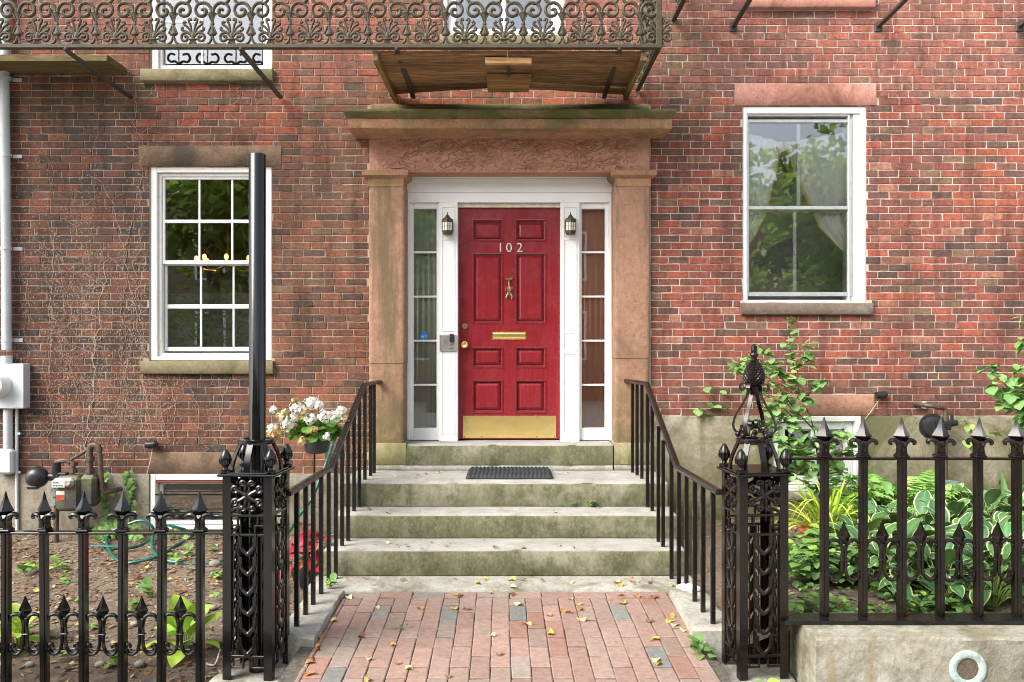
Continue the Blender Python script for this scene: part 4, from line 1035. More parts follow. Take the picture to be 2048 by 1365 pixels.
        z1 = z0+.142; g.lathe([(.016, z1), (.016, z1+.02), (.024, z1+.035), (.022, z1+.042), (.016, z1+.046), (.0185, z1+.06), (.016, z1+.082), (.006, z1+.094)], (0, 0, 0), 12); B(g, 'pineapple', 10)
    return P
ZPL = EYE-.704
pl = post('black iron fretwork gatepost left of the walk, a tall bare pole rising from it', (-1.42, -2.674, ZPL-1.122), math.radians(-4.5), IRON, 'pole')
pr = post('iron fretwork gatepost with a pineapple finial right of the walk', (1.352, -2.662, ZPL-1.122), math.radians(5.8), IRONB, 'pineapple')
px_ = PX(514.5, -2.674); g = MB(); zt = PZ(309, -2.674); r = 16.6/S(-2.674)
g.lathe([(r, ZPL-1.118), (r, zt-.004), (r-.003, zt), (r-.008, zt), (r-.009, zt-.03), (.001, zt-.03)], (-1.418, -2.674, 0), 32)
P_ = g.build('bare_pole', m_iron('pole_paint', (.003, .003, .0035), (.006, .006, .006), .10), smooth=40); tag(P_, 'tall round black pole with open top, standing in the left gatepost', 'pole')

# ------------------------------------------------------------------ fences
def fence(label, xs_, zr, zbot, xa, xb, mat, base, dogs):
    Fn = thing('iron_fence', label, 'fence', ((xa+xb)/2, YB, zbot), 0, 'iron garden fences'); y = YB
    g = MB(); hw = .0195; prof = [(-hw, -hw+.004), (-hw*.45, -hw+.004), (-hw*.3, -hw-.003), (hw*.3, -hw-.003), (hw*.45, -hw+.004), (hw, -hw+.004), (hw, hw), (-hw, hw)]
    g.prism(prof, 0, zr-.012-zbot, 'z'); bar_me = g.mesh('bar', 20)
    g = MB(); g.box(-.033, .033, -.03, .03, 0, .012, .003); g.box(-.028, .028, -.026, .026, .0121, .02, .003)
    def sq(z, w, rot=0, fy=1.0): return [(w*math.cos(a+rot), fy*w*math.sin(a+rot), z) for a in (PI/4, 3*PI/4, 5*PI/4, 7*PI/4)]
    g.rings([sq(.02, .031), sq(.055, .028), sq(.075, .034), sq(.09, .022)]); 
    hd = [(.086, .008), (.098, .022), (.113, .047), (.118, .047), (.138, .034), (.162, .0215), (.19, .0115), (.213, .005), (.219, .003)]
    g.rings([[(w*math.cos(a), .8*w*math.sin(a), z) for a in (0, PI/2, PI, 3*PI/2)] for z, w in hd])
    for sg in (-1, 1):
        g.tube([(sg*.006, -.012, .045), (sg*.012, -.014, .07), (sg*.03, -.014, .090), (sg*.052, -.012, .094), (sg*.068, -.010, .086), (sg*.068, -.010, .075), (sg*.058, -.010, .074)], [.010, .012, .012, .0115, .010, .008, .007], 7, 3, flat=.9)
        g.tube([(sg*.006, .012, .045), (sg*.012, .012, .07), (sg*.03, .01, .090), (sg*.052, .008, .094), (sg*.068, .006, .084)], [.010, .012, .012, .0115, .009], 6, 2)
        g.tube([(sg*.004, -.024, .03), (sg*.006, -.026, .065), (sg*.02, -.020, .09)], [.006, .007, .004], 6, 2)
    fin_me = g.mesh('finial', 22)
    for X_ in xs_:
        tw = Matrix.Rotation(rnd.gauss(0, .004), 4, 'Y') @ Matrix.Rotation(rnd.gauss(0, .05), 4, 'Z'); b = obj('bar', bar_me, mat, Fn, Matrix.Translation((X_, y, zbot)) @ tw); obj('finial', fin_me, mat, b, Matrix.Translation((X_, y, zr+.0005)) @ Matrix.Rotation(rnd.gauss(0, .02), 4, 'Y') @ Matrix.Rotation(rnd.gauss(0, .10), 4, 'Z'))
    MB().box(xa, xb, y-.026, y+.026, zr-.013, zr, .004).build('top_rail', mat, Fn, smooth=0)
    if base: MB().prism([(xa-.03, y-.075), (xb, y-.075), (xb, y+.05), (xa+.05, y+.05)], zbot-.002, zbot+.02, 'z').build('base_rail', RAILM, Fn, smooth=0)
    # short dog spears between the bars
    p = (xs_[1]-xs_[0]); h = p/2-.02; g = MB()
    sp = [(-.122, .010), (-.082, .036), (-.075, .036), (-.03, .014), (0, .003)]
    g.rings([[(w*math.cos(a), .55*w*math.sin(a), z) for a in (0, PI/2, PI, 3*PI/2)] for z, w in sp]); g.box(-.019, .019, -.014, .014, -.215, -.205, .003)
    for sg in (-1, 1):
        arc = [(sg*.006, -.13), (sg*.010, -.20), (sg*.010, -.25), (sg*.016, -.285), (sg*.034, -.312), (sg*.058, -.318), (sg*.078, -.302), (sg*.083, -.278), (sg*.072, -.262), (sg*.059, -.268), (sg*.060, -.282)]
        g.tube([(u, -.004, v) for u, v in arc], [.008, .009, .009, .010, .0105, .011, .0105, .010, .009, .008, .007], 7, 3)
        g.tube([(u, 0, v) for u, v in [(sg*.078, -.30), (h+.01 if sg > 0 else -h-.01, -.292)]], .004, 8)
        up = [(sg*.008, -.17), (sg*.012, -.135), (sg*.026, -.108), (sg*.052, -.098), (sg*.076, -.108), (sg*.084, -.125)]
        g.tube([(u, -.004, v) for u, v in up], [.009, .010, .0105, .010, .009, .008], 7, 3); g.ball((sg*.084, -.004, -.128), .010, 8)
        g.tube([(sg*.074, 0, -.104), (sg*(h+.01), 0, -.112)], .004, 8)
    me = g.mesh('dog_spear', 30)
    for i, X_ in enumerate(dogs): obj('dog_spear', me, mat, Fn, Matrix.Translation((X_, y, zr-.352+rnd.gauss(0, .002))) @ Matrix.Rotation(rnd.gauss(0, .012), 4, 'Y'))
    return Fn
s_ = S(YB); xsL = [PX(px, YB) for px in (400, 322.4, 244.8, 167.2, 89.6, 12, -65.6, -143.2, -220.8)]
fence('black iron spearhead fence left of the walk, with scroll spears between its bars', xsL, EYE-1.036, -.24, -3.6, -1.565, IRON, False, [(a+b)/2 for a, b in zip(xsL[:-1], xsL[1:])])
xsR = [PX(1649+k*77, YB) for k in range(9)]
fence('rusty black iron spearhead fence, brown reflection painted in, on the kerb wall right of the walk', xsR, EYE-.63, cz+.004, 1.50, PX(2290, YB), IRONB, True, [(a+b)/2 for a, b in zip(xsR[:-1], xsR[1:])])

# ------------------------------------------------------------------ iron balcony
YR = F/264.7-DIST; ZD = EYE+2.243
bal = thing('iron_balcony', 'weathered cast iron balcony with scroll railing over the red door', 'balcony', (-1.2, YR/2, ZD))
U = 1/2258.7
g = MB()
def tz(pts, r, n=7, sm=3):
    for sg in (-1, 1):
        rr = [k*U*1.42 for k in r] if isinstance(r, list) else r*U*1.42
        g.tube([(sg*a*U, 0, b*U) for a, b in pts], rr, n, sm, flat=1.0)
tz([(4, 165), (14, 120), (42, 55), (95, 20), (160, 16), (235, 20)], [14, 15, 16, 16, 15, 14])
g.lathe([(20*U, 150*U), (62*U, 172*U), (78*U, 196*U), (54*U, 225*U), (34*U, 290*U), (28*U, 352*U), (38*U, 354*U), (38*U, 374*U), (28*U, 376*U), (26*U, 420*U), (38*U, 480*U), (64*U, 535*U), (78*U, 552*U), (40*U, 556*U), (30*U, 590*U), (2*U, 600*U)], (0, 0, 0), 9, .5)
for a in (-70, 70): g.tube([(a*.35*U, -12*U, 330*U), (a*.7*U, -20*U, 260*U), (a*1.1*U, -14*U, 192*U)], [9*U, 13*U, 15*U], 6, 2); g.tube([(a*.3*U, -10*U, 410*U), (a*.6*U, -18*U, 480*U), (a*1.25*U, -10*U, 548*U)], [8*U, 12*U, 12*U], 6, 2)
tz([(10, 560), (30, 640), (85, 708), (150, 728), (222, 718), (275, 770), (292, 860), (250, 950), (150, 988), (60, 950), (30, 870), (70, 815), (120, 830)], [18, 20, 21, 21, 21, 21, 21, 20, 20, 20, 22, 24, 26])
tz([(222, 718), (272, 665), (285, 590), (250, 522), (190, 500), (130, 520), (106, 568), (126, 612), (165, 612), (172, 588)], [19, 20, 20, 21, 22, 23, 24, 24, 22, 18])
for zz in (1, -1):
    g.tube([(0, 0, 985*U), (0, 0, 1800*U)], 15*U, 6)
tz([(0, 1200), (60, 1290), (160, 1300), (240, 1230), (250, 1120), (170, 1060), (110, 1110)], 20)
tz([(0, 1400), (90, 1480), (200, 1470), (260, 1560), (200, 1660), (90, 1640)], 20)
scroll_me = g.mesh('scroll_panel', 50)
g = MB()
for k in range(-3, 4): g.tube([(k*12*U, 0, 92*U), (k*18*U, -4*U, 45*U), (k*26*U, 0, 3*U)], [9*U, 10*U, 9*U], 5)
g.box(-78*U, 78*U, -26*U, 22*U, 92*U, 114*U, .002); g.lathe([(30*U, 110*U), (44*U, 150*U), (30*U, 215*U), (6*U, 235*U)], (0, 0, 0), 8, .6)
tz([(20, 180), (26, 260), (44, 350), (72, 410), (66, 448), (38, 448), (34, 420)], [11, 13, 15, 16, 16, 17, 18])
tz([(26, 170), (50, 250), (100, 320), (148, 352), (160, 385), (138, 402), (120, 385)], [11, 13, 15, 16, 16, 17, 18])
tz([(30, 160), (80, 220), (140, 248), (182, 262), (188, 292), (162, 300)], [11, 13, 15, 16, 17, 18])
tz([(34, 150), (60, 195), (110, 215), (165, 200), (196, 155), (188, 100), (145, 75), (100, 95), (92, 135), (118, 158), (148, 142)], [13, 15, 17, 17, 17, 17, 17, 17, 18, 20, 22])
anth_me = g.mesh('anthemion', 50)
pit = 77.75/264.7; x00 = (657.9-1024)/264.7; k0 = -16
XE = (1317.5-1024)/264.7
k = k0
while x00+k*pit < XE-.04:
    xx = x00+k*pit
    obj('scroll_panel', scroll_me, CAST, bal, Matrix.Translation((xx, YR, ZD)))
    if xx+pit/2 < XE+.06: obj('anthemion', anth_me, CAST, bal, Matrix.Translation((xx+pit/2, YR, ZD)))
    k += 1
for q in range(3):    # side return to the wall
    M = Matrix.Translation((XE, YR+.17+q*pit, ZD)) @ Matrix.Rotation(PI/2, 4, 'Z'); obj('scroll_panel', scroll_me, CAST, bal, M)
    obj('anthemion', anth_me, CAST, bal, Matrix.Translation((XE, YR+.17+(q+.5)*pit, ZD)) @ Matrix.Rotation(PI/2, 4, 'Z')) if q < 3 else None
xl_ = x00+k0*pit-.15
MB().box(xl_, XE+.02, YR-.03, YR+.02, ZD-.028, ZD, .004).build('bottom_rail', CAST, bal, smooth=0)
MB().box(xl_, XE+.02, YR-.02, YR+.02, ZD+1800*U, ZD+1800*U+.03, .006).build('top_rail', CAST, bal, smooth=0)
MB().box(XE-.02, XE+.02, YR+.021, -.01, ZD-.028, ZD, .004).build('side_rail', CAST, bal, smooth=0)
MB().box(XE-.02, XE+.022, YR-.021, YR+.019, ZD+.001, ZD+1800*U-.001, .004).build('corner_post', CAST, bal, smooth=0)
for X_ in (-4.66, -3.36, -2.04, -.868, .811):
    MB().strap([(X_, YR-.02, ZD-.030), (X_, YR+.02, ZD-.045), (X_, -.02, ZD-.085)], (1, 0, 0), .036, .018).ball((X_, YR-.012, ZD-.030), .02).build('bracket', STRUT, bal)
# plank soffit in two halves that draw towards the front at the middle, tied by cleats
zs_ = ZD-.032; th = .028; LX, RX, MXc = -1.045, 1.005, -.035
for half in (0, 1):
    xo, xi = (LX+.03, MXc-.004) if half == 0 else (RX-.03, MXc+.004); n = 5; yf0 = YR+.03
    ye = [-.03, -.235, -.44, -.65, -.85, yf0]; ym = [-.235, -.40, -.56, -.72, -.88, yf0]
    for j in range(n):
        a, b = xo, xi; rz1 = rnd.uniform(-.012, .004)
        poly = [(a, ye[j+1]+.005), (b, ym[j+1]+.005), (b, ym[j]-.005), (a, ye[j]-.005)]
        g = MB(); m = 14; vs = []; fs = []
        for i in range(m+1):
            t = i/m; x = a+(b-a)*t; y0 = poly[0][1]*(1-t)+poly[1][1]*t; y1 = poly[3][1]*(1-t)+poly[2][1]*t; dz = .006*nz(x*2, j*3.3, half)+rz1
            dy = .006*nz(x*4, j*7.1, half+3)
            vs += [(x, y0+dy, zs_-th+dz), (x, y1+dy, zs_-th+dz*.5), (x, y1+dy, zs_), (x, y0+dy, zs_)]
        for i in range(m):
            for q in range(4): fs.append((i*4+q, i*4+(q+1) % 4, i*4+4+(q+1) % 4, i*4+4+q))
        fs += [(0, 1, 2, 3), tuple(range(m*4, m*4+4))]
        g.add(vs, fs); g.build('soffit_plank', PLANKD, bal, smooth=0)
for (xa, xb) in ((LX-.012, LX+.028), (RX-.028, RX+.012)):
    MB().box(xa, xb, YR+.022, -.01, zs_-.075, zs_+.001, .003).build('edge_board', EDGEW, bal, smooth=0)
for (a, b, y0, y1, h) in ((-.205, .15, -1.0, -.955, .05), (-.205, .155, -.62, -.50, .055), (-.205, .145, -.44, -.26, .045)):
    MB().box(a, b, y0, y1, zs_-th-.008-h, zs_-th-.008, .004).build('cleat', PLANKL, bal, smooth=0)
MB().box(-.04, -.015, -.95, -.20, zs_-th-.033, zs_-th-.009, .002).build('tie_iron', STRUT, bal, smooth=0)
# left over piece of deck board on the far left bracket
zb_ = EYE+2.395
g = MB(); m = 20; vs = []; fs = []; x0, x1 = -5.6, -3.42
for i in range(m+1):
    x = x0+(x1-x0)*i/m; dz = .01*nz(x*5, 1, 2)
    vs += [(x, -.335+.012*nz(x*6, 3), zb_-.02), (x+.005, -.004, zb_-.025), (x+.005, -.004, zb_+.035), (x, -.33+.012*nz(x*9, 5), zb_+.035+dz)]
for i in range(m):
    for q in range(4): fs.append((i*4+q, i*4+(q+1) % 4, i*4+4+(q+1) % 4, i*4+4+q))
fs += [(0, 1, 2, 3), tuple(range(m*4, m*4+4))]
g.add(vs, fs); tag(g.build('deck_plank', ROT, smooth=0), 'rotten mossy deck plank under the left end of the balcony railing', 'plank')
# moss tufts along the bottom rail
g = MB()
for (px0, px1, n, hh) in ((770, 900, 260, .02), (1225, 1275, 240, .035), (600, 640, 60, .02)):
    for i in range(n):
        x = (rnd.uniform(px0, px1)-1024)/264.7; y = YR+rnd.uniform(-.01, .06); l = rnd.uniform(.3, 1)*hh; a = rnd.uniform(-.6, .6)*l; c = rnd.choice([(.20, .22, .05), (.30, .27, .08), (.42, .42, .32)])
        g.add([(x-.004, y, ZD), (x+.004, y, ZD), (x+a, y-.004, ZD+l)], [(0, 1, 2)], c)
g.build('moss', PETAL, bal, smooth=0, kind='stuff')
# struts of the next balcony, up to the right
ZU = EYE+(685-54)/226
for i, (X_, lb) in enumerate(((1.956, 'iron strut at the left end of the sill top right of the door'), (3.239, 'iron strut right of the pale sill at the top of the wall'), (4.487, 'iron strut at the top right edge of the wall'))):
    t = thing('balcony_strut', lb, 'strut', (X_, 0, ZU), 0, 'struts of the upper right balcony')
    MB().strap([(X_, -.003, ZU), (X_, -1.05, ZU+.06)], (1, 0, 0), .04, .02).build('bar', STRUT, t, smooth=0); MB().box(X_-.03, X_+.03, -.012, .01, ZU-.045, ZU+.04, .004).build('foot_plate', STRUT, t, smooth=0)
X_ = 1.43; z_ = EYE+(685-40)/226; t = thing('balcony_strut', 'end strut with cast scrollwork above it, high right of the balcony corner', 'strut', (X_, 0, z_), 0, 'struts of the upper right balcony')
MB().strap([(X_, -.003, z_), (X_, -1.05, z_+.02)], (1, 0, 0), .04, .03).build('bar', STRUT, t, smooth=0)
for q in range(3): obj('scroll_panel', scroll_me, CAST, t, Matrix.Translation((X_, -.15-q*pit, z_+.02)) @ Matrix.Rotation(PI/2, 4, 'Z')); obj('anthemion', anth_me, CAST, t, Matrix.Translation((X_, -.15-(q+.5)*pit, z_+.02)) @ Matrix.Rotation(PI/2, 4, 'Z'))

# ------------------------------------------------------------------ utilities on the wall
yk = -.055
C = thing('conduit_pipe', 'thick pale grey conduit pipe strapped to the wall at the left edge', 'pipe', (PX(14, yk), yk, PZ(728, yk)))
xx = PX(13.5, yk); r = 8.8/S(yk)
MB().tube([(xx-.03, yk, 5.5), (xx, yk, PZ(700, yk))], r, 16).tube([(xx, yk, PZ(712, yk)), (xx, yk, PZ(727, yk))], r*1.2, 16).build('pipe', CONDU, C)
for py in (157, 311, 497, 681):
    xk = xx-.03*(700-py)/700*.4; z = PZ(py, yk); MB().tube([(xk, yk, z-.014), (xk, yk, z+.014)], r*1.14, 16).box(xk+r*.8, xk+r+.075, -.012, -.004, z-.016, z+.016, .003).build('strap', CONDU, C)
MX = thing('electric_meter_box', 'pale grey electric meter box with round glass dial at the left edge', 'meter', (PX(10, -.1), -.1, PZ(820, -.1)))
yb_ = -.115; MB().box(PX(-40, yb_), PX(46, yb_), yb_, -.003, PZ(818, yb_), PZ(728, yb_), .006).build('box', CONDU, MX, smooth=0)
MB().box(PX(28, yb_)-.002, PX(47.5, yb_), yb_-.005, yb_, PZ(816, yb_), PZ(729, yb_), .002).build('lid', CONDU, MX, smooth=0)
g = MB(); cx = PX(-1, yb_); czz = PZ(771, yb_); g.lathe([(.105, 0), (.105, -.02), (.10, -.035), (.095, -.08), (.085, -.10), (.05, -.112), (.001, -.115)], (cx, yb_, czz), 28, axis='y'); dl = g.build('dial', m_plain('meter_glass', (.70, .71, .70), .2, 0, .05), MX)
MB().box(cx+.035, cx+.06, yb_-.114, yb_-.100, czz-.03, czz-.012).build('display', PLASTB, dl, smooth=0)
yk2 = -.05; LC = thing('conduit_elbow', 'pale conduit with elbow fitting below the meter box', 'pipe', (PX(15, yk2), yk2, PZ(950, yk2)))
xx2 = PX(16, yk2); MB().tube([(xx2, yk2, PZ(818, yk2)), (xx2, yk2, PZ(905, yk2))], 8.6/S(yk2), 16).build('pipe', CONDU, LC); MB().box(xx2-.09, xx2+.065, -.10, -.024, PZ(948, yk2), PZ(898, yk2), .02).build('elbow_box', CONDU, LC, smooth=30)
gw = thing('ground_wire_conduit', 'thin pale conduit running from the meter box to the soil', 'pipe', (PX(38.5), -.03, 0))
MB().tube([(PX(38.5), -.035, PZ(815)), (PX(38.5), -.035, PZ(950)), (PX(39.5), -.035, -.03)], .013, 10).build('pipe', CONDU, gw)
for py in (867, 944): MB().tube([(PX(36), -.036, PZ(py)), (PX(46), -.036, PZ(py))], .011, 8).build('clip', CONDU, gw)
# gas meter on the left
yg = -.22; X = lambda p: PX(p, yg); Z = lambda p: PZ(p, yg)
G = thing('gas_meter', 'old mossy black gas meter with rusty pipes by the left foundation', 'gas meter', (X(150), yg, 0))
g = MB(); g.box(X(120), X(170), yg-.09, yg+.06, Z(1020), Z(950), .03); g.box(X(165), X(198), yg-.07, yg+.06, Z(1012), Z(949), .03); body = g.build('body', GASM, G, smooth=40)
g = MB(); g.box(X(119), X(160), yg-.12, yg-.05, Z(971), Z(953), .02); g.build('index_box', m_plain('pale_green_box', (.33, .38, .31), .5, 0, .3, 30), G, smooth=40)
MB().box(X(119.5), X(145), yg-.123, yg-.12, Z(970.5), Z(957), .001).build('index_label', m_plain('label_white', (.62, .64, .60), .5), G, smooth=0)
g = MB()
for row, py in enumerate((960, 966)):
    for k in range(7 if row else 4): g.box(X(122+k*3), X(124+k*3), yg-.1245, yg-.1232, Z(py+2), Z(py))
g.build('index_lettering', PLASTB, G, smooth=0)
MB().box(X(124), X(141), yg-.094, yg-.0905, Z(997), Z(979), .001).build('tag', m_plain('tag_white', (.62, .60, .56), .5), G, smooth=0); MB().box(X(124.5), X(140.5), yg-.0965, yg-.0942, Z(996), Z(986)).build('tag_band', m_plain('tag_red', (.42, .06, .03), .5), G, smooth=0)
MB().ball((X(154), yg-.12, Z(966)), .014).build('seal', m_plain('seal_red', (.5, .05, .03), .5), G)
g = MB(); g.lathe([(.001, .03), (.06, .03), (.088, .01), (.092, 0), (.092, -.02), (.085, -.05), (.06, -.08), (.03, -.09), (.001, -.092)], (X(78), yg-.01, Z(954)), 24, axis='y'); g.box(X(64), X(86), yg-.09, yg-.03, Z(976), Z(968), .01); g.build('regulator', PLASTB, G)
g = MB(); g.tube([(X(96), yg, Z(954)), (X(118), yg, Z(954))], .035, 12); g.tube([(X(113), yg, Z(925)), (X(113), yg, Z(962))], .036, 12); g.box(X(117), X(136), yg-.03, yg+.03, Z(952), Z(945), .008); g.build('valve', PLASTB, G)
g = MB(); g.tube([(X(113), yg, Z(945)), (X(113), yg, Z(928)), (X(118), yg, Z(923)), (X(133), yg, Z(922)), (X(141), yg, Z(926))], .022, 10, 2)
g.tube([(X(146), yg, Z(948)), (X(146), yg, Z(926)), (X(138), yg, Z(922))], .02, 10); g.tube([(X(134), yg, Z(925)), (X(180), yg, Z(897))], .014, 8)
g.tube([(X(180), yg, Z(948)), (X(180), yg, Z(898)), (X(186), yg, Z(891)), (X(196), yg, Z(893)), (X(199), yg, Z(902))], .026, 10, 2); g.tube([(X(199), yg, Z(897)), (X(204), yg, Z(980)), (X(208), yg, Z(987)), (X(226), yg+.15, Z(984))], .021, 10)
for (px, py, w) in ((180, 918, .036), (180, 943, .036), (146, 942, .034), (113, 932, .03), (148, 928, .03)): g.tube([(X(px), yg, Z(py+4)), (X(px), yg, Z(py-4))], w, 8)
g.tube([(X(113), yg, Z(962)), (X(113), yg, Z(1010)), (X(112), yg, -.02)], .022, 10); g.build('pipework', PIPE, G)
g = MB()
for py in (985, 1003): g.tube([(X(112), yg, Z(py+7)), (X(112), yg, Z(py-7))], .04, 8)
g.build('union', GALV, G)
# gas regulator on the right
yg = -.16; X = lambda p: PX(p, yg); Z = lambda p: PZ(p, yg)
G = thing('gas_regulator', 'round black gas regulator on an elbow pipe from the right wall', 'regulator', (X(1865), yg, Z(870)))
g = MB(); g.lathe([(.001, .04), (.05, .04), (.095, .012), (.112, .01), (.112, -.005), (.095, -.008), (.088, -.035), (.05, -.05), (.001, -.05)], (X(1862), yg-.02, Z(853)), 28, axis='y'); g.tube([(X(1862), yg-.07, Z(866)), (X(1858), yg-.07, Z(840))], [.02, .012], 8); g.build('diaphragm_housing', PLASTB, G)
for k in range(8):
    a = k*PI/4; MB().lathe([(.008, 0), (.008, -.008), (.003, -.01)], (X(1862)+.104*math.cos(a), yg-.025, Z(853)+.104*math.sin(a)), 6, axis='y').build('bolt', PLASTB, G)
g = MB(); g.tube([(X(1882), yg, Z(850)), (X(1914), yg, Z(846))], [.035, .025], 12); g.tube([(X(1904), yg, Z(847)), (X(1904), yg, Z(832))], .013, 10); g.box(X(1886), X(1900), yg-.03, yg+.03, Z(860), Z(842), .008); g.build('valve', PLASTB, G)
g = MB(); g.tube([(X(1848), -.005, Z(811)), (X(1850), -.10, Z(811)), (X(1858), yg, Z(812)), (X(1884), yg, Z(815)), (X(1891), yg, Z(821)), (X(1891), yg, Z(842))], .021, 12, 3); g.tube([(X(1891), yg, Z(833)), (X(1891), yg, Z(843))], .026, 8); g.tube([(X(1872), yg, Z(814)), (X(1884), yg, Z(815))], .026, 10); g.build('pipe', PIPE, G)
MB().lathe([(.036, 0), (.03, -.012)], (PX(1848, 0), -.003, PZ(811, 0)), 14, axis='y').build('mortar_collar', MORTAR, G)
g = MB(); g.tube([(X(1891), yg, Z(862)), (X(1891), yg, Z(935)), (X(1891), yg, .1)], .02, 10); g.build('down_pipe', PIPE, G)
# two small spot cameras with leads
for (px, py, e2, lb) in ((303, 890, (297, 948), 'small black wall spotlight beside the left basement lintel'), (1761, 791, (1727, 838), 'small black wall spotlight beside the right basement lintel')):
    L = thing('wall_spotlight', lb, 'spotlight', (PX(px), -.03, PZ(py)), 0, 'small black wall spotlights')
    cx, czz = PX(px, -.04), PZ(py, -.04)
    g = MB(); g.tube([(cx-.045, -.055, czz+.004), (cx-.01, -.05, czz), (cx+.03, -.05, czz+.004)], [.028, .034, .030], 14); g.ball((cx+.028, -.045, czz+.006), .033, 12); g.tube([(cx, -.05, czz), (cx, -.002, czz)], .015, 8); g.build('housing', PLASTB, L)
    MB().tube([(cx+.005, -.03, czz-.02), ((cx+PX(e2[0]))/2+.012, -.035, (czz+PZ(e2[1]))/2), (PX(e2[0]), -.035, PZ(e2[1]))], .0035, 6, 4, col=(.5, .45, .38)).build('lead', TWIG, L)
# grey sheet leaning at the right foundation
ys = -.25; o = MB().box(0, .40, -.006, .006, 0, .065, .002).build('metal_bracket', GREYS, smooth=0); o.matrix_basis = Matrix.Translation((PX(1822, ys), ys, PZ(967, ys))) @ Matrix.Rotation(.12, 4, 'Y'); tag(o, 'grey metal strip by the foundation behind the ferns', 'strip')
# ------------------------------------------------------------------ dead vine residue on the left wall
g = MB(); VC = [(.38, .28, .21), (.47, .36, .28), (.29, .20, .145)]
def fleck(x, z, l, a, w):
    dx, dz = math.cos(a)*l, math.sin(a)*l; nx, nz_ = -math.sin(a)*w, math.cos(a)*w; y = -.0035-rnd.random()*.002
    g.add([(x-dx, y, z-dz), (x+nx, y-.001, z+nz_), (x+dx, y, z+dz), (x-nx, y-.001, z-nz_)], [(0, 3, 2, 1)], rnd.choice(VC))
def ok(px, py):
    if px < 24 or py > 945: return False
    for r in ((296, 546, 330, 750), (297, 549, 905, 950)):
        if r[0] < px < r[1] and r[2] < py < r[3]: return rnd.random() < .02
    return True
for s in range(52):
    px = rnd.uniform(30, 345) if s < 40 else rnd.uniform(345, 470); py = rnd.uniform(860, 945); top = rnd.uniform(170, 560) if px < 330 else rnd.uniform(560, 850); pts = []
    drift = rnd.uniform(-.25, .25); thick = rnd.uniform(.0006, .0024)*rnd.uniform(.6, 1.2)
    while py > top:
        px += drift*7+rnd.gauss(0, 3.0); py -= rnd.uniform(5, 9)
        if not ok(px, py): break
        pts.append((PX(px), -.004, PZ(py)))
        dens = .9*smooth01(150, 480, py)*(smooth01(470, 250, px)+.15)
        for _ in range(int(dens*2.6+rnd.random())):
            fx, fy = px+rnd.gauss(0, 9), py+rnd.gauss(0, 5)
            if ok(fx, fy): fleck(PX(fx), PZ(fy), rnd.uniform(.004, .012), rnd.gauss(PI/2, .7), rnd.uniform(.0015, .0036))
        if rnd.random() < .16:
            b = [(PX(px), -.004, PZ(py))]; bx, by, d = px, py, rnd.choice((-1, 1))
            for _ in range(rnd.randint(3, 9)):
                bx += d*rnd.uniform(2, 6); by -= rnd.uniform(0, 5)
                if not ok(bx, by): break
                b.append((PX(bx), -.004, PZ(by)))
            if len(b) > 2: g.tube(b, thick*.6, 4, 0, False, col=rnd.choice(VC))
    if len(pts) > 3 and rnd.random() < .6: g.tube(pts, thick, 4, 0, False, col=rnd.choice(VC))
for _ in range(2600):
    px, py = rnd.uniform(30, 420), rnd.triangular(200, 940, 780)
    c = fbm(px*.02, py*.01, 4)
    if c > -.02 and rnd.random() < smooth01(470, 300, px) and ok(px, py): fleck(PX(px), PZ(py), rnd.uniform(.003, .009), rnd.gauss(PI/2, .8), rnd.uniform(.001, .0028))
for (px, py, n) in ((470, 215, 14), (512, 225, 14), (490, 255, 10), (300, 190, 10), (255, 150, 12), (450, 880, 12), (480, 860, 10), (360, 780, 14), (420, 770, 12)):
    b = []
    for k in range(n): b.append((PX(px), -.004, PZ(py))); px += rnd.gauss(0, 3); py += rnd.uniform(-7, 1)
    g.tube(b, .0014, 4, 0, False, col=VC[1])
tag(g.build('dead_vine', VINE, smooth=0), 'pale dead vine tendrils clinging to the brick left of the door', 'vine', kind='stuff')

# ------------------------------------------------------------------ leaves and plants
def leaf(L, Wd, cen, edge=None, n=7, fold=.25, droop=.5, shape=1.0, wavy=0., tip=1.0, rim=.78, vein=0.):
    g = MB(); vs = []; cc = []; fs = []
    us = (-1, -rim, -rim+.06, -.4, 0, .4, rim-.06, rim, 1) if edge else (-1, -.5, 0, .5, 1); m = len(us)
    for i in range(n+1):
        t = i/n; w = Wd*(math.sin(PI*t**shape)**.8 if 0 < t < 1 else .02); w *= 1 if t < .8 else (1-(t-.8)/.2*.3*tip)
        ang = droop*t*t; x = L*t*math.cos(ang*.8); z0 = L*(.25*math.sin(t*1.2)-.6*droop*t*t)
        for u in us:
            vs.append((x, u*w, z0+abs(u)*w*fold+wavy*Wd*math.sin(t*14+u*3)*abs(u)))
            c = edge if edge and abs(u) > rim-.01 else cen
            if vein and abs(u) < .1: c = mix(c, (.5, .55, .3), vein)
            cc.append(c)
    for i in range(n):
        for k in range(m-1): a = i*m+k; fs.append((a, a+1, a+m+1, a+m))
    g.add(vs, fs, cc); return g.mesh('leaf', 180)
def lm(loc, yaw, pitch, roll=0, s=1): return Matrix.Translation(loc) @ Matrix.Rotation(yaw, 4, 'Z') @ Matrix.Rotation(-pitch, 4, 'Y') @ Matrix.Rotation(roll, 4, 'X') @ Matrix.Scale(s, 4)
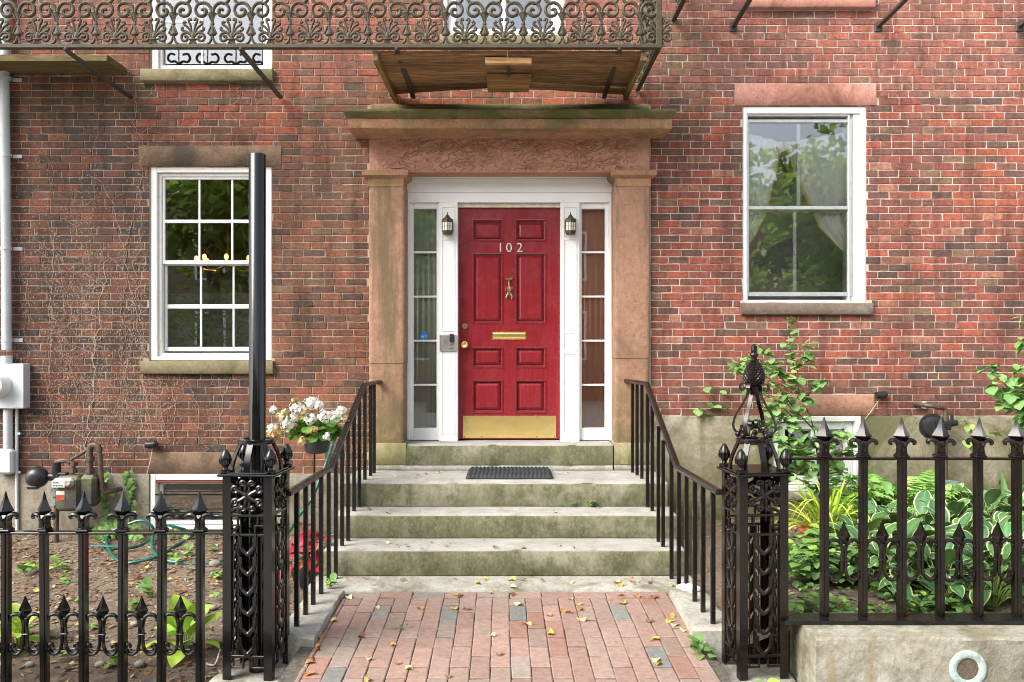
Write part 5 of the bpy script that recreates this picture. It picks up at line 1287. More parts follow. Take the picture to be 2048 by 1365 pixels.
def rosette(name, label, cat, loc, meshes, count, pitch=(.1, 1.2), ssc=(.7, 1.1), mat=LEAF, group=None, stem=None, r0=.02, lift=.0):
    T = thing(name, label, cat, loc, 0, group)
    if stem: g = MB()
    for i in range(count):
        a = i*2.399+rnd.uniform(-.3, .3); f = i/max(1, count-1); p = pitch[1]*(1-f)+pitch[0]*f+rnd.uniform(-.15, .15); s = rnd.uniform(*ssc)
        rr = r0*(.4+f); L = Vector(loc)+Vector((math.cos(a)*rr, math.sin(a)*rr, .005))
        if stem:
            top = Vector(loc)+Vector((math.cos(a)*stem*(.35+.65*f), math.sin(a)*stem*(.35+.65*f), lift*(1.15-.75*f)*rnd.uniform(.85, 1.1)))
            g.tube([L, (L+top)/2+Vector((0, 0, lift*.15)), top], [.005, .004, .003], 5, 2, col=(.22, .32, .07)); L = top
        obj('leaf', rnd.choice(meshes), mat, T, lm(L, a, p, rnd.uniform(-.25, .25), s))
    if stem: g.build('stems', LEAF, T)
    return T
G1, G2, G3 = (.12, .25, .07), (.17, .33, .08), (.28, .46, .08)
varie = [leaf(.25, .066, c, (.50, .53, .28), 11, .22, d, .82, .07, 1, .88, .10) for c, d in (((.058, .165, .055), .5), ((.075, .195, .055), .7), ((.045, .135, .05), .35), ((.07, .18, .045), .9))]
limeh = [leaf(.24, .075, c, None, 9, .22, d, .82, .03) for c, d in (((.36, .55, .06), .45), ((.44, .62, .08), .7), ((.30, .50, .06), .3))]
blade = [leaf(.46, .011, c, None, 12, .5, d, .55) for c, d in (((.34, .52, .04), .9), ((.44, .62, .06), .6), ((.26, .44, .035), 1.25), ((.50, .56, .10), 1.5))]
roundl = [leaf(.072, .037, c, None, 6, .1, .2, .75, 0, 0) for c in ((.19, .35, .11), (.24, .41, .13), (.15, .30, .09))]
smalll = [leaf(.055, .020, c, None, 5, .2, .4, .85) for c in (G1, G2, (.07, .15, .06))]
ovl = [leaf(.085, .030, c, None, 6, .15, .5, .8) for c in (G2, G3, G1)]
# right bed: variegated hostas
HG = 'variegated hostas behind the right fence'
hp = [(1790, -1.30, 22, 'large white edged hosta in the middle of the right bed'), (1900, -1.05, 22, 'white edged hosta at the back of the right bed, below the regulator'), (2005, -1.35, 24, 'white edged hosta at the right edge of the picture'), (1960, -1.95, 20, 'front white edged hosta drooping behind the right fence bars'), (1850, -1.75, 20, 'white edged hosta between the groundcover and the front hosta'), (2050, -.75, 20, 'white edged hosta at the back right corner of the bed'), (1755, -.95, 16, 'white edged hosta beside the terracotta planter'), (2060, -2.1, 16, 'white edged hosta by the kerb at the far right'), (1905, -1.5, 22, 'white edged hosta in the thick of the right bed'), (1840, -1.15, 18, 'white edged hosta behind the large middle one'), (1965, -.75, 20, 'white edged hosta under the pale climber'), (1795, -1.9, 14, 'small white edged hosta right of the groundcover'), (1725, -1.5, 16, 'white edged hosta half hidden by the groundcover'), (2010, -1.75, 18, 'white edged hosta between two others at the right'), (1885, -2.15, 12, 'low white edged hosta just behind the fourth right fence bar'), (1985, -2.25, 14, 'low white edged hosta just behind the last right fence bars'), (1750, -1.95, 10, 'low white edged hosta in front of the groundcover')]
for px, y, n, lb in hp: rosette('variegated_hosta', lb, 'hosta', (PX(px, y), y, zr(PX(px, y), y)), varie, int(n*1.8), (-.5, .9), (.55, 1.0), LEAFS, HG, .20, .02, .25)
# left bed: lime hostas
rosette('lime_hosta', 'bright green hosta beside the left gatepost behind the fence', 'hosta', (PX(372, -2.35), -2.35, zl(0, -2.35)), limeh, 17, (-.35, 1.1), (.6, .95), LEAFS, 'bright green hostas of the left bed', .07, .02, .15)
rosette('lime_hosta', 'yellow green hosta at the lower left edge behind the fence', 'hosta', (PX(40, -2.25), -2.25, zl(0, -2.25)), [leaf(.22, .055, (.26, .36, .06), (.55, .55, .25), 9, .2, .6, .8, .04, 1, .8)]+limeh[:1], 17, (-.3, .9), (.55, .9), LEAFS, 'bright green hostas of the left bed', .06, .02, .12)
# day lily in a terracotta planter
yp = -1.05; xp = PX(1655, yp); zp0 = zr(xp, yp)
DL = thing('planter', 'terracotta bowl planter filled with strap leaved lily, right bed', 'planter', (xp, yp, zp0))
MB().lathe([(.12, 0), (.17, .10), (.205, .155), (.215, .16), (.215, .185), (.19, .185), (.185, .15), (.001, .15)], (xp, yp, zp0), 28).build('bowl', TERRA, DL)
L_ = thing('day_lily', 'bright yellow green strap leaved lily growing in the terracotta planter', 'lily', (xp, yp, zp0+.16))
for i in range(64):
    a = rnd.uniform(0, 2*PI); r = rnd.uniform(0, .13)
    obj('leaf', rnd.choice(blade), LEAF, L_, lm((xp+r*math.cos(a), yp+r*math.sin(a), zp0+.155), a+rnd.uniform(-.5, .5), rnd.uniform(.85, 1.5), rnd.uniform(-.4, .4), rnd.uniform(.7, 1.15)))
for i in range(10):
    a = PI+rnd.uniform(-.9, .6); obj('leaf', rnd.choice(blade), LEAF, L_, lm((xp-.10, yp-.05, zp0+.155), a, rnd.uniform(.3, .9), 0, rnd.uniform(.8, 1.2)))
# low groundcover
def mass(name, label, cat, pts, meshes, mat, kind=None):
    g = MB()
    for (loc, a, p, r, s) in pts:
        me = rnd.choice(meshes); M = lm(loc, a, p, r, s); at = me.attributes['tint'].data; v = rnd.uniform(.7, 1.3)
        g.add([M @ q.co for q in me.vertices], [tuple(f.vertices) for f in me.polygons], [tuple(c*v for c in at[q.index].color[:3]) for q in me.vertices])
    o = g.build(name, mat, smooth=180); tag(o, label, cat, kind=kind); return o
pts = []
for _ in range(1500):
    px, y = rnd.gauss(1668, 60), rnd.uniform(-1.95, -1.2); x = PX(px, y); h = .24*max(.1, 1-((px-1665)/150)**2)*rnd.uniform(.25, 1)
    pts.append(((x, y, zr(x, y)+h), rnd.uniform(-PI, 0) if rnd.random() < .7 else rnd.uniform(0, PI), rnd.uniform(-.5, .5), rnd.uniform(-.4, .4), rnd.uniform(.7, 1.25)))
for _ in range(900):
    px, y = rnd.uniform(1590, 2070), rnd.triangular(-2.55, -1.9, -2.35); x = PX(px, y)
    if fbm(x*2.5, y*3, 4) < -.12: continue
    pts.append(((x, y, zr(x, y)+rnd.uniform(.01, .09)), rnd.uniform(-PI, PI), rnd.uniform(-.4, .5), rnd.uniform(-.4, .4), rnd.uniform(.5, 1.0)))
mass('groundcover', 'dense low green groundcover at the left of the right bed', 'groundcover', pts, ovl+smalll, LEAFS, 'stuff')
def plant_stems(name, label, cat, loc, stems, meshes, mat, lf, group=None, pts_col=(.10, .055, .04), r=.006, leafmass=False):
    T = thing(name, label, cat, loc, 0, group); g = MB()
    for st in stems:
        P = [Vector(p) for p in st]; g.tube(P, [r*(1-.7*i/(len(P)-1)) for i in range(len(P))], 6, 3, col=pts_col)
        for i in range(len(P)-1):
            for k in range(lf):
                t = rnd.random(); q = P[i].lerp(P[i+1], t)
                if i == 0 and t < .5 and len(P) > 3: continue
                obj('leaf', rnd.choice(meshes), mat, T, lm(q+Vector((rnd.gauss(0, .02), rnd.gauss(0, .02), rnd.gauss(0, .02))), rnd.uniform(-PI, PI) if rnd.random() < .4 else rnd.uniform(-PI, 0), rnd.uniform(-1.1, .25), rnd.uniform(-.5, .5), rnd.uniform(.55, 1.25)))
    g.build('stem', TWIG, T); return T
def pp(px, py, y): return (PX(px, y), y, PZ(py, y))
ys = -.42
stems = [[pp(1640, 1000, ys), pp(1628, 860, ys), pp(1600, 790, ys), pp(1590, 745, ys+.05), pp(1580, 690, ys+.1), pp(1584, 640, ys+.1)],
         [pp(1628, 860, ys), pp(1590, 820, ys-.05), pp(1560, 780, ys-.08), pp(1520, 745, ys-.05), pp(1470, 735, ys)],
         [pp(1600, 790, ys), pp(1560, 755, ys), pp(1545, 715, ys+.05), pp(1515, 690, ys+.05)],
         [pp(1610, 810, ys), pp(1625, 775, ys), pp(1645, 765, ys)], [pp(1590, 745, ys), pp(1612, 720, ys+.05), pp(1618, 690, ys+.05)],
         [pp(1620, 905, ys-.1), pp(1580, 880, ys-.12), pp(1555, 870, ys-.1)], [pp(1630, 880, ys-.1), pp(1668, 868, ys-.12), pp(1692, 855, ys-.1)],
         [pp(1635, 900, ys-.05), pp(1600, 860, ys-.1), pp(1560, 830, ys-.12), pp(1530, 815, ys-.1)], [pp(1640, 930, ys), pp(1665, 910, ys), pp(1700, 905, ys), pp(1715, 870, ys)],
         [pp(1600, 850, ys-.1), pp(1560, 845, ys-.12), pp(1520, 850, ys-.1), pp(1500, 845, ys-.05)], [pp(1625, 880, ys), pp(1600, 940, ys-.05), pp(1570, 950, ys-.1)], [pp(1640, 940, ys-.1), pp(1660, 890, ys-.15), pp(1690, 880, ys-.15)], [pp(1640, 960, ys-.1), pp(1610, 920, ys-.2), pp(1575, 890, ys-.2), pp(1535, 885, ys-.15)], [pp(1640, 980, ys-.1), pp(1600, 960, ys-.2), pp(1545, 940, ys-.2)], [pp(1590, 760, ys), pp(1550, 740, ys), pp(1500, 715, ys+.05), pp(1455, 745, ys+.1)],
         [pp(1590, 840, ys-.1), pp(1560, 810, ys-.12), pp(1530, 790, ys-.08), pp(1490, 770, ys)], [pp(1630, 905, ys-.1), pp(1590, 905, ys-.15), pp(1560, 915, ys-.12)]]
plant_stems('round_leaf_shrub', 'tall loose shrub with small round leaves beside the pineapple gatepost', 'shrub', pp(1640, 1000, ys), stems, roundl, LEAF, 15)
ys = -.5
stems = [[pp(2070, 900, ys), pp(2055, 820, ys), pp(2030, 770, ys), pp(1990, 745, ys), pp(1968, 735, ys)], [pp(2060, 840, ys), pp(2035, 800, ys), pp(2000, 780, ys), pp(1985, 772, ys)], [pp(2070, 860, ys), pp(2050, 830, ys), pp(2020, 815, ys), pp(2005, 812, ys)], [pp(2075, 820, ys), pp(2060, 740, ys), pp(2052, 690, ys), pp(2040, 630, ys)], [pp(2070, 800, ys), pp(2050, 750, ys), pp(2025, 735, ys)], [pp(2070, 800, ys), pp(2060, 780, ys-.1), pp(2030, 790, ys-.1)], [pp(2070, 850, ys), pp(2050, 800, ys-.1), pp(2020, 795, ys-.1)]]
plant_stems('broad_leaf_shrub', 'broad leaved green shrub at the right edge of the wall', 'shrub', pp(2070, 900, ys), stems, [leaf(.105, .042, c, None, 7, .12, .4, .8) for c in ((.19, .38, .12), (.15, .32, .09), (.24, .44, .14))], LEAFS, 10)
stems = [[pp(1960, 940, -.4), pp(1950, 880, -.4), pp(1935, 850, -.4), pp(1925, 838, -.4)], [pp(1950, 880, -.4), pp(1975, 870, -.4), pp(1992, 860, -.4)], [pp(1955, 900, -.4), pp(1938, 890, -.4), pp(1920, 872, -.4)]]
plant_stems('climbing_vine', 'pale leaved climber in front of the right foundation', 'climber', pp(1960, 940, -.4), stems, [leaf(.085, .034, c, None, 6, .1, .5, .75) for c in ((.19, .33, .08), (.25, .38, .10))], LEAF, 4)
fl = [leaf(.10, .032, c, None, 7, .15, .5, .8) for c in ((.16, .34, .08), (.22, .42, .10), (.12, .27, .07))]
for px, y, h, n, lb in ((1745, -.6, .52, 9, 'leafy green perennial between planter and regulator pipe'), (1700, -.25, .55, 8, 'leafy green perennial against the right foundation behind the planter'), (1840, -.35, .40, 8, 'leafy green perennial in front of the right foundation'), (1930, -.5, .42, 9, 'leafy green perennial under the pale climber'), (1800, -.9, .42, 8, 'leafy green perennial behind the large hosta')):
    x = PX(px, y); z = zr(x, y); st = []
    for k in range(n):
        a = rnd.uniform(0, 2*PI); r = rnd.uniform(.05, .20); hh = h*rnd.uniform(.7, 1.05); st.append([(x, y, z), (x+r*.4*math.cos(a), y+r*.4*math.sin(a), z+hh*.5), (x+r*math.cos(a), y+r*math.sin(a), z+hh)])
    plant_stems('perennial', lb, 'perennial', (x, y, z), st, fl, LEAF, 6, 'leafy perennials of the right bed', (.16, .26, .08), .004)
strap = [leaf(.55, .028, c, None, 12, .35, d, .6) for c, d in (((.06, .15, .04), .9), ((.09, .20, .05), .6), ((.05, .12, .035), 1.2))]
T = thing('strap_leaf_plant', 'dark green strap leaved plant at the right edge by the foundation', 'plant', (PX(2010, -.35), -.35, zr(4, -.35)))
for k in range(34):
    a = rnd.uniform(-PI, PI); obj('leaf', rnd.choice(strap), LEAFS, T, lm((PX(2010, -.35)+rnd.gauss(0, .04), -.35+rnd.gauss(0, .03), zr(4, -.35)), a, rnd.uniform(.5, 1.4), rnd.uniform(-.4, .4), rnd.uniform(.8, 1.2)))
# stray climber tips on the wall right of the steps
for j, (px, py, w) in enumerate(((1425, 775, 'upper'), (1430, 808, 'middle'), (1405, 816, 'lower'))):
    st = [[pp(px+25, py+6, -.03), pp(px, py, -.03), pp(px-12, py+4, -.03)]]
    plant_stems('vine_sprig', w+' sprig of green vine on the brick right of the steps', 'vine', pp(px, py, -.03), st, roundl, LEAF, 3, 'vine sprigs', r=.002)
# ferns: fronds with paired leaflets
def fern(label, loc, n, Lf):
    T = thing('fern', label, 'fern', loc, 0, 'ferns of the right bed')
    for i in range(n):
        g = MB(); a = rnd.uniform(0, 2*PI); d = Vector((math.cos(a), math.sin(a), 0)); sd = Vector((-d.y, d.x, 0)); L = Lf*rnd.uniform(.7, 1.1); up = rnd.uniform(.8, 1.3)
        pts = [Vector(loc)+d*(L*t*.8)+Vector((0, 0, L*1.9*(up*t-.62*t*t*up))) for t in [k/16 for k in range(17)]]; c = rnd.choice([(.24, .46, .09), (.30, .52, .11), (.18, .38, .07)])
        g.tube(pts, .002, 4, col=c)
        for k in range(2, 17):
            w = Lf*.20*math.sin(PI*min(1, k/16+.08))**.8+.01
            for sg in (-1, 1):
                p = pts[k]; t = (pts[k]-pts[k-1]).normalized(); e_ = p+sd*sg*w+t*w*.3-Vector((0, 0, w*.15)); q = t*.011
                g.add([p-q*.6, p+sd*sg*w*.5-q+t*w*.12, e_, p+sd*sg*w*.5+q+t*w*.12, p+q*.6], [(0, 1, 2, 3, 4)], c)
        g.build('frond', LEAF, T, smooth=0)
for px, y, lb in ((1770, -.45, 'light green fern left of the regulator pipe'), (1840, -.55, 'light green fern behind the middle of the right fence'), (1700, -.5, 'light green fern behind the planter')): fern(lb, (PX(px, y), y, zr(PX(px, y), y)), 15, .5)
# ivy on the left foundation
g = MB(); IV = thing('ivy', 'green ivy climbing the foundation between gas meter and basement window', 'ivy', pp(235, 1060, -.05))
def ivy_leaf(c):
    g = MB(); P = [(0, 0), (.35, .12), (.28, .5), (.6, .62), (.35, .8), (0, 1.15), (-.35, .8), (-.6, .62), (-.28, .5), (-.35, .12)]
    vs = [(0, .45, .07)]+[(x, y, .0) for x, y in P]; n = len(P); g.add([(x*.06, z*.06, y*-.06) for x, y, z in [(a, b, c2) for a, b, c2 in vs]], [(0, i+1, (i+1) % n+1) for i in range(n)], [mix(c, (.5, .55, .3), .25)]+[c]*n); return g.mesh('leaf', 0)
ivl = [ivy_leaf(c) for c in ((.11, .25, .05), (.15, .31, .06), (.22, .38, .07), (.08, .19, .05))]
for (path, w, n) in (([(212, 1065), (208, 1010), (205, 965), (207, 945)], 10, 40), ([(250, 1065), (262, 1010), (260, 965), (255, 935)], 9, 44), ([(180, 1062), (230, 1050), (270, 1056)], 18, 130), ([(215, 1040), (250, 1048)], 16, 60), ([(330, 1060), (380, 1066)], 6, 10)):
    for _ in range(n):
        k = rnd.random()*(len(path)-1); i = int(k); f = k-i; px = path[i][0]*(1-f)+path[i+1][0]*f+rnd.gauss(0, w*.5); py = path[i][1]*(1-f)+path[i+1][1]*f+rnd.gauss(0, 6)
        y = -.03-rnd.uniform(0, .03)-max(0, (py-1035))*.004
        obj('leaf', rnd.choice(ivl), LEAFS, IV, Matrix.Translation(pp(px, py, y)) @ Matrix.Rotation(rnd.uniform(-.6, .6), 4, 'Y') @ Matrix.Rotation(rnd.uniform(-.5, .1), 4, 'X') @ Matrix.Rotation(PI, 4, 'Z') @ Matrix.Scale(rnd.uniform(.6, 1.1), 4))
    MB().tube([pp(a[0], a[1], -.028) for a in path], .003, 5, col=(.14, .10, .06)).build('stem', TWIG, IV)
USED = {}
def uniq(l, alts=()):
    for a in (l,)+tuple(alts):
        if a not in USED: USED[a] = 1; return a
    USED[l] += 1; return l
ORD = ['first', 'second', 'third', 'fourth', 'fifth', 'sixth', 'seventh']
def soilpos(px, y):
    k = max(0, min(5, int((px-12)//77.6))); d = 'by the wall' if y > -.7 else 'in mid bed' if y > -1.35 else 'behind the fence' if y > -2.1 else 'close to the fence'
    return d+', right of the '+ORD[k]+' left bar'
# small weeds, one by one
wp = [(60, 1105, -1.0, .10, 'L'), (120, 1110, -.95, .09, 'L'), (130, 1130, -1.2, .07, 'L'), (155, 1180, -1.6, .06, 'L'), (265, 1200, -1.7, .07, 'L'), (300, 1185, -1.5, .10, 'L'), (115, 1330, -2.45, .08, 'L'), (225, 1335, -2.5, .07, 'L'), (350, 1110, -.75, .08, 'L'), (375, 1100, -.6, .07, 'L'), (435, 1150, -1.1, .07, 'L'), (425, 1085, -.5, .06, 'L'), (440, 1185, -1.5, .07, 'L'), (190, 1250, -2.0, .05, 'L'), (665, 1172, -1.66, .07, 'S'), (640, 1235, -2.0, .04, 'W'), (1400, 1320, -2.75, .09, 'W'), (1395, 1305, -2.7, .07, 'W'), (1530, 1362, -3.0, .08, 'W'), (1185, 1010, -.72, .055, 'T'), (1145, 1012, -.71, .035, 'T'), (1670, 1225, -2.45, .08, 'R'), (1900, 1240, -2.5, .06, 'R'), (1940, 1240, -2.52, .06, 'R'), (1600, 1215, -2.3, .05, 'R'), (800, 1265, -2.35, .04, 'W'), (1475, 1180, -1.4, .09, 'R'), (1460, 1100, -.9, .06, 'R')]
where = {'L': 'on the soil behind the left fence', 'S': 'at the left end of the stone slab', 'W': 'in a joint of the brick walk', 'T': 'on the upper stone tread', 'R': 'on the soil of the right bed'}
for px, py, y, h, w in wp:
    x = PX(px, y); z = {'L': zl(x, y), 'S': .02, 'W': zw(y) if abs(x) < 1.05 else -.12, 'T': .387, 'R': zr(x, y)}[w]
    T = thing('weed', uniq(('tiny' if h < .05 else 'small' if h < .08 else 'bushy')+' green weed sprouting '+(soilpos(px, y) if w == 'L' else where[w]+', '+('left' if px < 700 else 'right' if px > 1300 and w != 'R' else 'behind the kerb wall' if px > 1560 else 'near the gatepost')), ['small green weed sprouting '+where[w]+', '+q for q in ('among the hostas', 'by the fence bars', 'in the open soil', 'at the kerb edge', 'against the kerbstone', 'between two pavers')] if w in 'RW' else ()), 'weed', (x, y, z), 0, 'weeds '+where[w])
    for k in range(rnd.randint(6, 10)): obj('leaf', rnd.choice(ovl), LEAF, T, lm((x+rnd.gauss(0, h*.25), y+rnd.gauss(0, h*.25), z+rnd.uniform(.1, .8)*h), rnd.uniform(-PI, PI), rnd.uniform(-.2, .8), 0, h/.085*rnd.uniform(.6, 1.1)))
# ------------------------------------------------------------------ hanging geranium pot and the red plant below
yq = -.93; cx, cz2 = PX(634, yq), PZ(905, yq); rp = 27/S(yq)
FP = thing('flower_pot', 'dark grey flower pot on a thin stake, left of the handrail', 'flower pot', (cx, yq, zl(cx, yq)))
MB().lathe([(rp*.78, cz2), (rp*.82, cz2+.004), (rp*1.0, cz2+.10), (rp*1.06, cz2+.105), (rp*1.06, cz2+.12), (rp*.96, cz2+.12), (rp*.92, cz2+.09), (.001, cz2+.09)], (cx, yq, 0), 24).build('pot', m_plain('dark_grey_plastic', (.045, .05, .06), .5), FP)
MB().tube([(cx-.02, yq, zl(cx, yq)-.02), (cx-.02, yq, cz2+.003)], .007, 8).lathe([(.07, cz2-.004), (.07, cz2+.001)], (cx, yq, 0), 16).build('stake', IRON, FP)
GE = thing('white_geranium', 'white flowering geranium with browning heads in the dark pot', 'geranium', (cx, yq, cz2+.10))
gel = []
for c in ((.10, .26, .035), (.15, .33, .05), (.075, .20, .03)):
    g = MB(); N = 14; vs = [(0, 0, -.008)]; cc = [mix(c, (.3, .4, .1), .3)]
    for k in range(N): a = 2*PI*k/N; r = .042*(1 if abs(k-N/2) > .6 else .5)*(1+.10*math.sin(k*3.1)); vs.append((r*math.cos(a), r*math.sin(a), .004*math.sin(a*5))); cc.append(c)
    g.add(vs, [(0, 1+k, 1+(k+1) % N) for k in range(N)], cc); gel.append(g.mesh('leaf', 180))
for k in range(170):
    a, el, R_ = rnd.uniform(0, 2*PI), rnd.uniform(-.1, 1.4), rnd.uniform(.6, 1)
    p = Vector((cx+.01+.235*R_*math.cos(a)*math.cos(el), yq+.17*R_*math.sin(a)*math.cos(el), cz2+.13+.16*R_*math.sin(el)))
    obj('leaf', rnd.choice(gel), LEAF, GE, lm(p, a, -.6+rnd.uniform(-.5, .3), rnd.uniform(-.5, .5), rnd.uniform(.65, 1.05)))
g = MB()
heads = [(622, 806, .05, 0), (638, 812, .038, 0), (594, 817, .05, 0), (585, 838, .042, 0), (622, 838, .046, 0), (575, 851, .044, 0), (650, 833, .048, 0), (668, 834, .044, 0), (543, 857, .04, 0), (683, 823, .04, 0), (548, 820, .03, 0), (605, 822, .04, 1), (590, 801, .034, 2), (562, 835, .046, 1), (553, 868, .05, 2), (630, 861, .036, 2), (606, 883, .042, 2), (570, 826, .034, 1), (690, 838, .036, 1), (610, 825, .04, 1), (655, 874, .03, 0), (540, 874, .03, 2)]
PC = [[(.86, .86, .82), (.80, .80, .74)], [(.74, .66, .42), (.80, .74, .55), (.55, .40, .18)], [(.50, .30, .10), (.62, .46, .22), (.35, .22, .08)]]
for (px, py, r, t) in heads:
    y = yq-.14-rnd.uniform(0, .05); c = Vector(pp(px, py, y)); hg = MB(); r *= 1.08 if t == 0 else .9
    for k in range(26):
        r *= 1.0; d = Vector((rnd.gauss(0, 1), rnd.gauss(-.5, 1), rnd.gauss(.25, 1))).normalized(); u = d.orthogonal().normalized(); v = d.cross(u); p = c+d*r*rnd.uniform(.7, 1.1); w = r*.40*rnd.uniform(.8, 1.15); cl = rnd.choice(PC[t])
        for q in range(5):
            a = q*2*PI/5+k; e1 = u*math.cos(a)+v*math.sin(a); e2 = u*math.cos(a+.62)+v*math.sin(a+.62); e3 = u*math.cos(a-.62)+v*math.sin(a-.62)
            hg.add([p, p+e2*w*.62+d*w*.1, p+e1*w+d*w*.02, p+e3*w*.62+d*w*.1], [(0, 3, 2, 1)], tuple(m_*rnd.uniform(.9, 1.05) for m_ in cl))
    hg.build('flower_head', PETAL, GE, smooth=0); g.tube([(cx+(c.x-cx)*.3, yq, cz2+.1), ((cx+c.x)/2, (yq+y)/2, (cz2+c.z)/2+.08), c], [.004, .003, .0025], 5, 3, col=(.2, .30, .08))
g.build('stems', LEAF, GE)
yq = -1.2; cx = PX(618, yq); z0 = zl(cx, yq)
RP = thing('red_plant', 'plant with crimson leaves behind the left balusters', 'plant', (cx, yq, z0))
redl = [leaf(.15, .062, c, e_, 8, .15, .7, .75, .05, 1, .8) for c, e_ in (((.38, .02, .05), (.16, .20, .05)), ((.45, .05, .09), (.28, .03, .05)), ((.32, .015, .04), (.38, .03, .06)))]
for k in range(34):
    a = k*2.4; f = k/33; q = Vector((cx+.10*f*math.cos(a), yq+.10*f*math.sin(a), z0+.05+.26*(1-f)*rnd.uniform(.8, 1.1)+.10)); obj('leaf', rnd.choice(redl), LEAF, RP, lm(q, a, rnd.uniform(-.7, .3), rnd.uniform(-.3, .3), rnd.uniform(.7, 1.1)))
for k in range(14):
    a = rnd.uniform(0, 2*PI); obj('leaf', rnd.choice(ovl), LEAF, RP, lm((cx+.12*math.cos(a), yq+.12*math.sin(a), z0+rnd.uniform(.05, .2)), a, rnd.uniform(-.3, .5), 0, rnd.uniform(.8, 1.3)))
MB().tube([(cx, yq, z0-.01), (cx, yq, z0+.3)], .008, 6).lathe([(.10, z0), (.13, z0+.09), (.12, z0+.09), (.001, z0+.08)], (cx, yq, 0), 18).build('pot', PLASTB, RP)
# ------------------------------------------------------------------ hose
def hz(px, py, dz=0.0):          # pixel on the left bed -> point on the soil
    y = -.3
    for _ in range(30):
        y = F*(EYE-zl(0, y)-.014)/(py-HOR)-DIST
    y = max(y, -2.5); return (PX(px, y), y, zl(0, y)+.014+dz)
hp_ = [(182, 1092), (215, 1096), (262, 1095), (300, 1078), (306, 1058), (285, 1044), (255, 1047), (222, 1063), (213, 1085), (222, 1108), (245, 1122), (280, 1122), (320, 1115), (345, 1095), (385, 1068), (360, 1058), (325, 1053), (308, 1066), (304, 1090), (312, 1112), (335, 1124), (390, 1126), (440, 1122), (500, 1105), (560, 1085)]
P3 = [hz(a, min(b, 1128), .0) if b > 1066 else (PX(a, -.2), -.2, PZ(b, -.2)) for a, b in hp_]
P3 = [(x, y, z+.012*math.sin(i*1.7)) for i, (x, y, z) in enumerate(P3)]
P3 += [pp(600, 1030, -.75), pp(622, 1000, -.7), pp(640, 960, -.66), pp(655, 920, -.6), pp(668, 880, -.4)]
g = MB(); g.tube(P3, .0125, 9, 5); tag(g.build('garden_hose', HOSE), 'teal green garden hose looped on the soil below the basement window', 'hose')
# ------------------------------------------------------------------ doormat
yA, yB = -.53, -.10; z0 = .577; x0, x1 = PX(935, -.25), PX(1103, -.25); g = MB(); N = 130; vs = []; fs = []; rows = 22
for j in range(rows+1):
    y = yA+(yB-yA)*j/rows
    for i in range(N+1):
        x = x0+(x1-x0)*i/N; e_ = min(1, i/4, (N-i)/4, j/1.5 if j else 0, (rows-j)/1.5)
        h = .006+.040*max(0, e_)*(.88+.12*math.cos(i/N*PI*2*21+.9*math.sin(j*.9))); vs.append((x+.004*nz(y*9, i*.2), y+.006*nz(x*6, 3), z0+h))
for j in range(rows):
    for i in range(N): a = j*(N+1)+i; fs.append((a, a+1, a+N+2, a+N+1))
g.add(vs, fs); g.box(x0+.004, x1-.004, yA+.004, yB-.004, z0-.001, z0+.006); tag(g.build('doormat', MAT, smooth=60), 'thick black ribbed rubber doormat on the top step', 'doormat')
# ------------------------------------------------------------------ cable, stones, white object
g = MB(); g.tube([hz(440, 1300), hz(430, 1345), hz(415, 1350), hz(412, 1346)], .004, 6, 4, col=(.7, .7, .66)); tag(g.build('electric_cable', TWIG), 'thin white cable lying beside the left gatepost', 'cable')
for i, (px, py, r) in enumerate(((280, 1340, .035), (200, 1362, .03), (268, 1248, .025), (60, 1345, .028), (430, 1128, .05), (245, 1232, .02), (180, 1290, .018), (425, 1215, .03))):
    x, y, z = hz(px, py); g = MB(); g.ball((0, 0, 0), 1, 10); g.v = [(a*r*(1+.25*nz(a*2, b*2, i)), b*r*.8*(1+.25*nz(a*2, c, i+3)), c*r*.6) for a, b, c in g.v]
    o = g.build('stone', CURB, smooth=60); o.matrix_basis = Matrix.Translation((x, y, z)); tag(o, uniq(('larger' if r > .024 else 'smaller')+' pale pebble on the soil '+soilpos(px, y)), 'stone', 'stones on the left soil')
yk = -1.80; x_, z_ = PX(1377, yk), .055; g = MB(); g.tube([(x_-.075, yk+.02, z_+.014), (x_-.03, yk, z_+.018), (x_+.03, yk-.02, z_+.018), (x_+.07, yk-.03, z_+.016)], [.012, .028, .028, .012], 10, 3, flat=.7); tag(g.build('white_stone', m_plain('white_stone', (.62, .61, .57), .8, 0, .1, 30, .5)), 'long white stone on the kerb below the right balusters', 'stone')
# ------------------------------------------------------------------ fallen leaves
def dry(c, seed):
    r_ = random.Random(seed); g = MB(); n = 11; vs = [(0, 0, 0)]; L = .032
    for k in range(n):
        a = 2*PI*k/n; r = L*(1+.25*math.cos(a))*(.72+.28*r_.random())*(1.25 if k == 0 else 1); vs.append((r*math.cos(a), r*.72*math.sin(a), .010*math.sin(a*2+seed)+.006*r_.random()))
    cc = [mix(c, (.3, .2, .1), .2)]+[tuple(v*r_.uniform(.75, 1.2) for v in c) for _ in range(n)]
    g.add(vs, [(0, 1+k, 1+(k+1) % n) for k in range(n)], cc); g.tube([(-L*.7, 0, 0), (-L*1.4, .004, .006)], .0012, 4, col=(.35, .22, .08)); return g.mesh('fallen_leaf', 180)
YEL = [dry(c, i) for i, c in enumerate(((.62, .50, .15), (.66, .56, .26), (.58, .42, .08), (.70, .64, .38)))]
ORG = [dry(c, i+7) for i, c in enumerate(((.45, .19, .05), (.36, .13, .05), (.28, .10, .045), (.48, .24, .10), (.55, .30, .05)))]
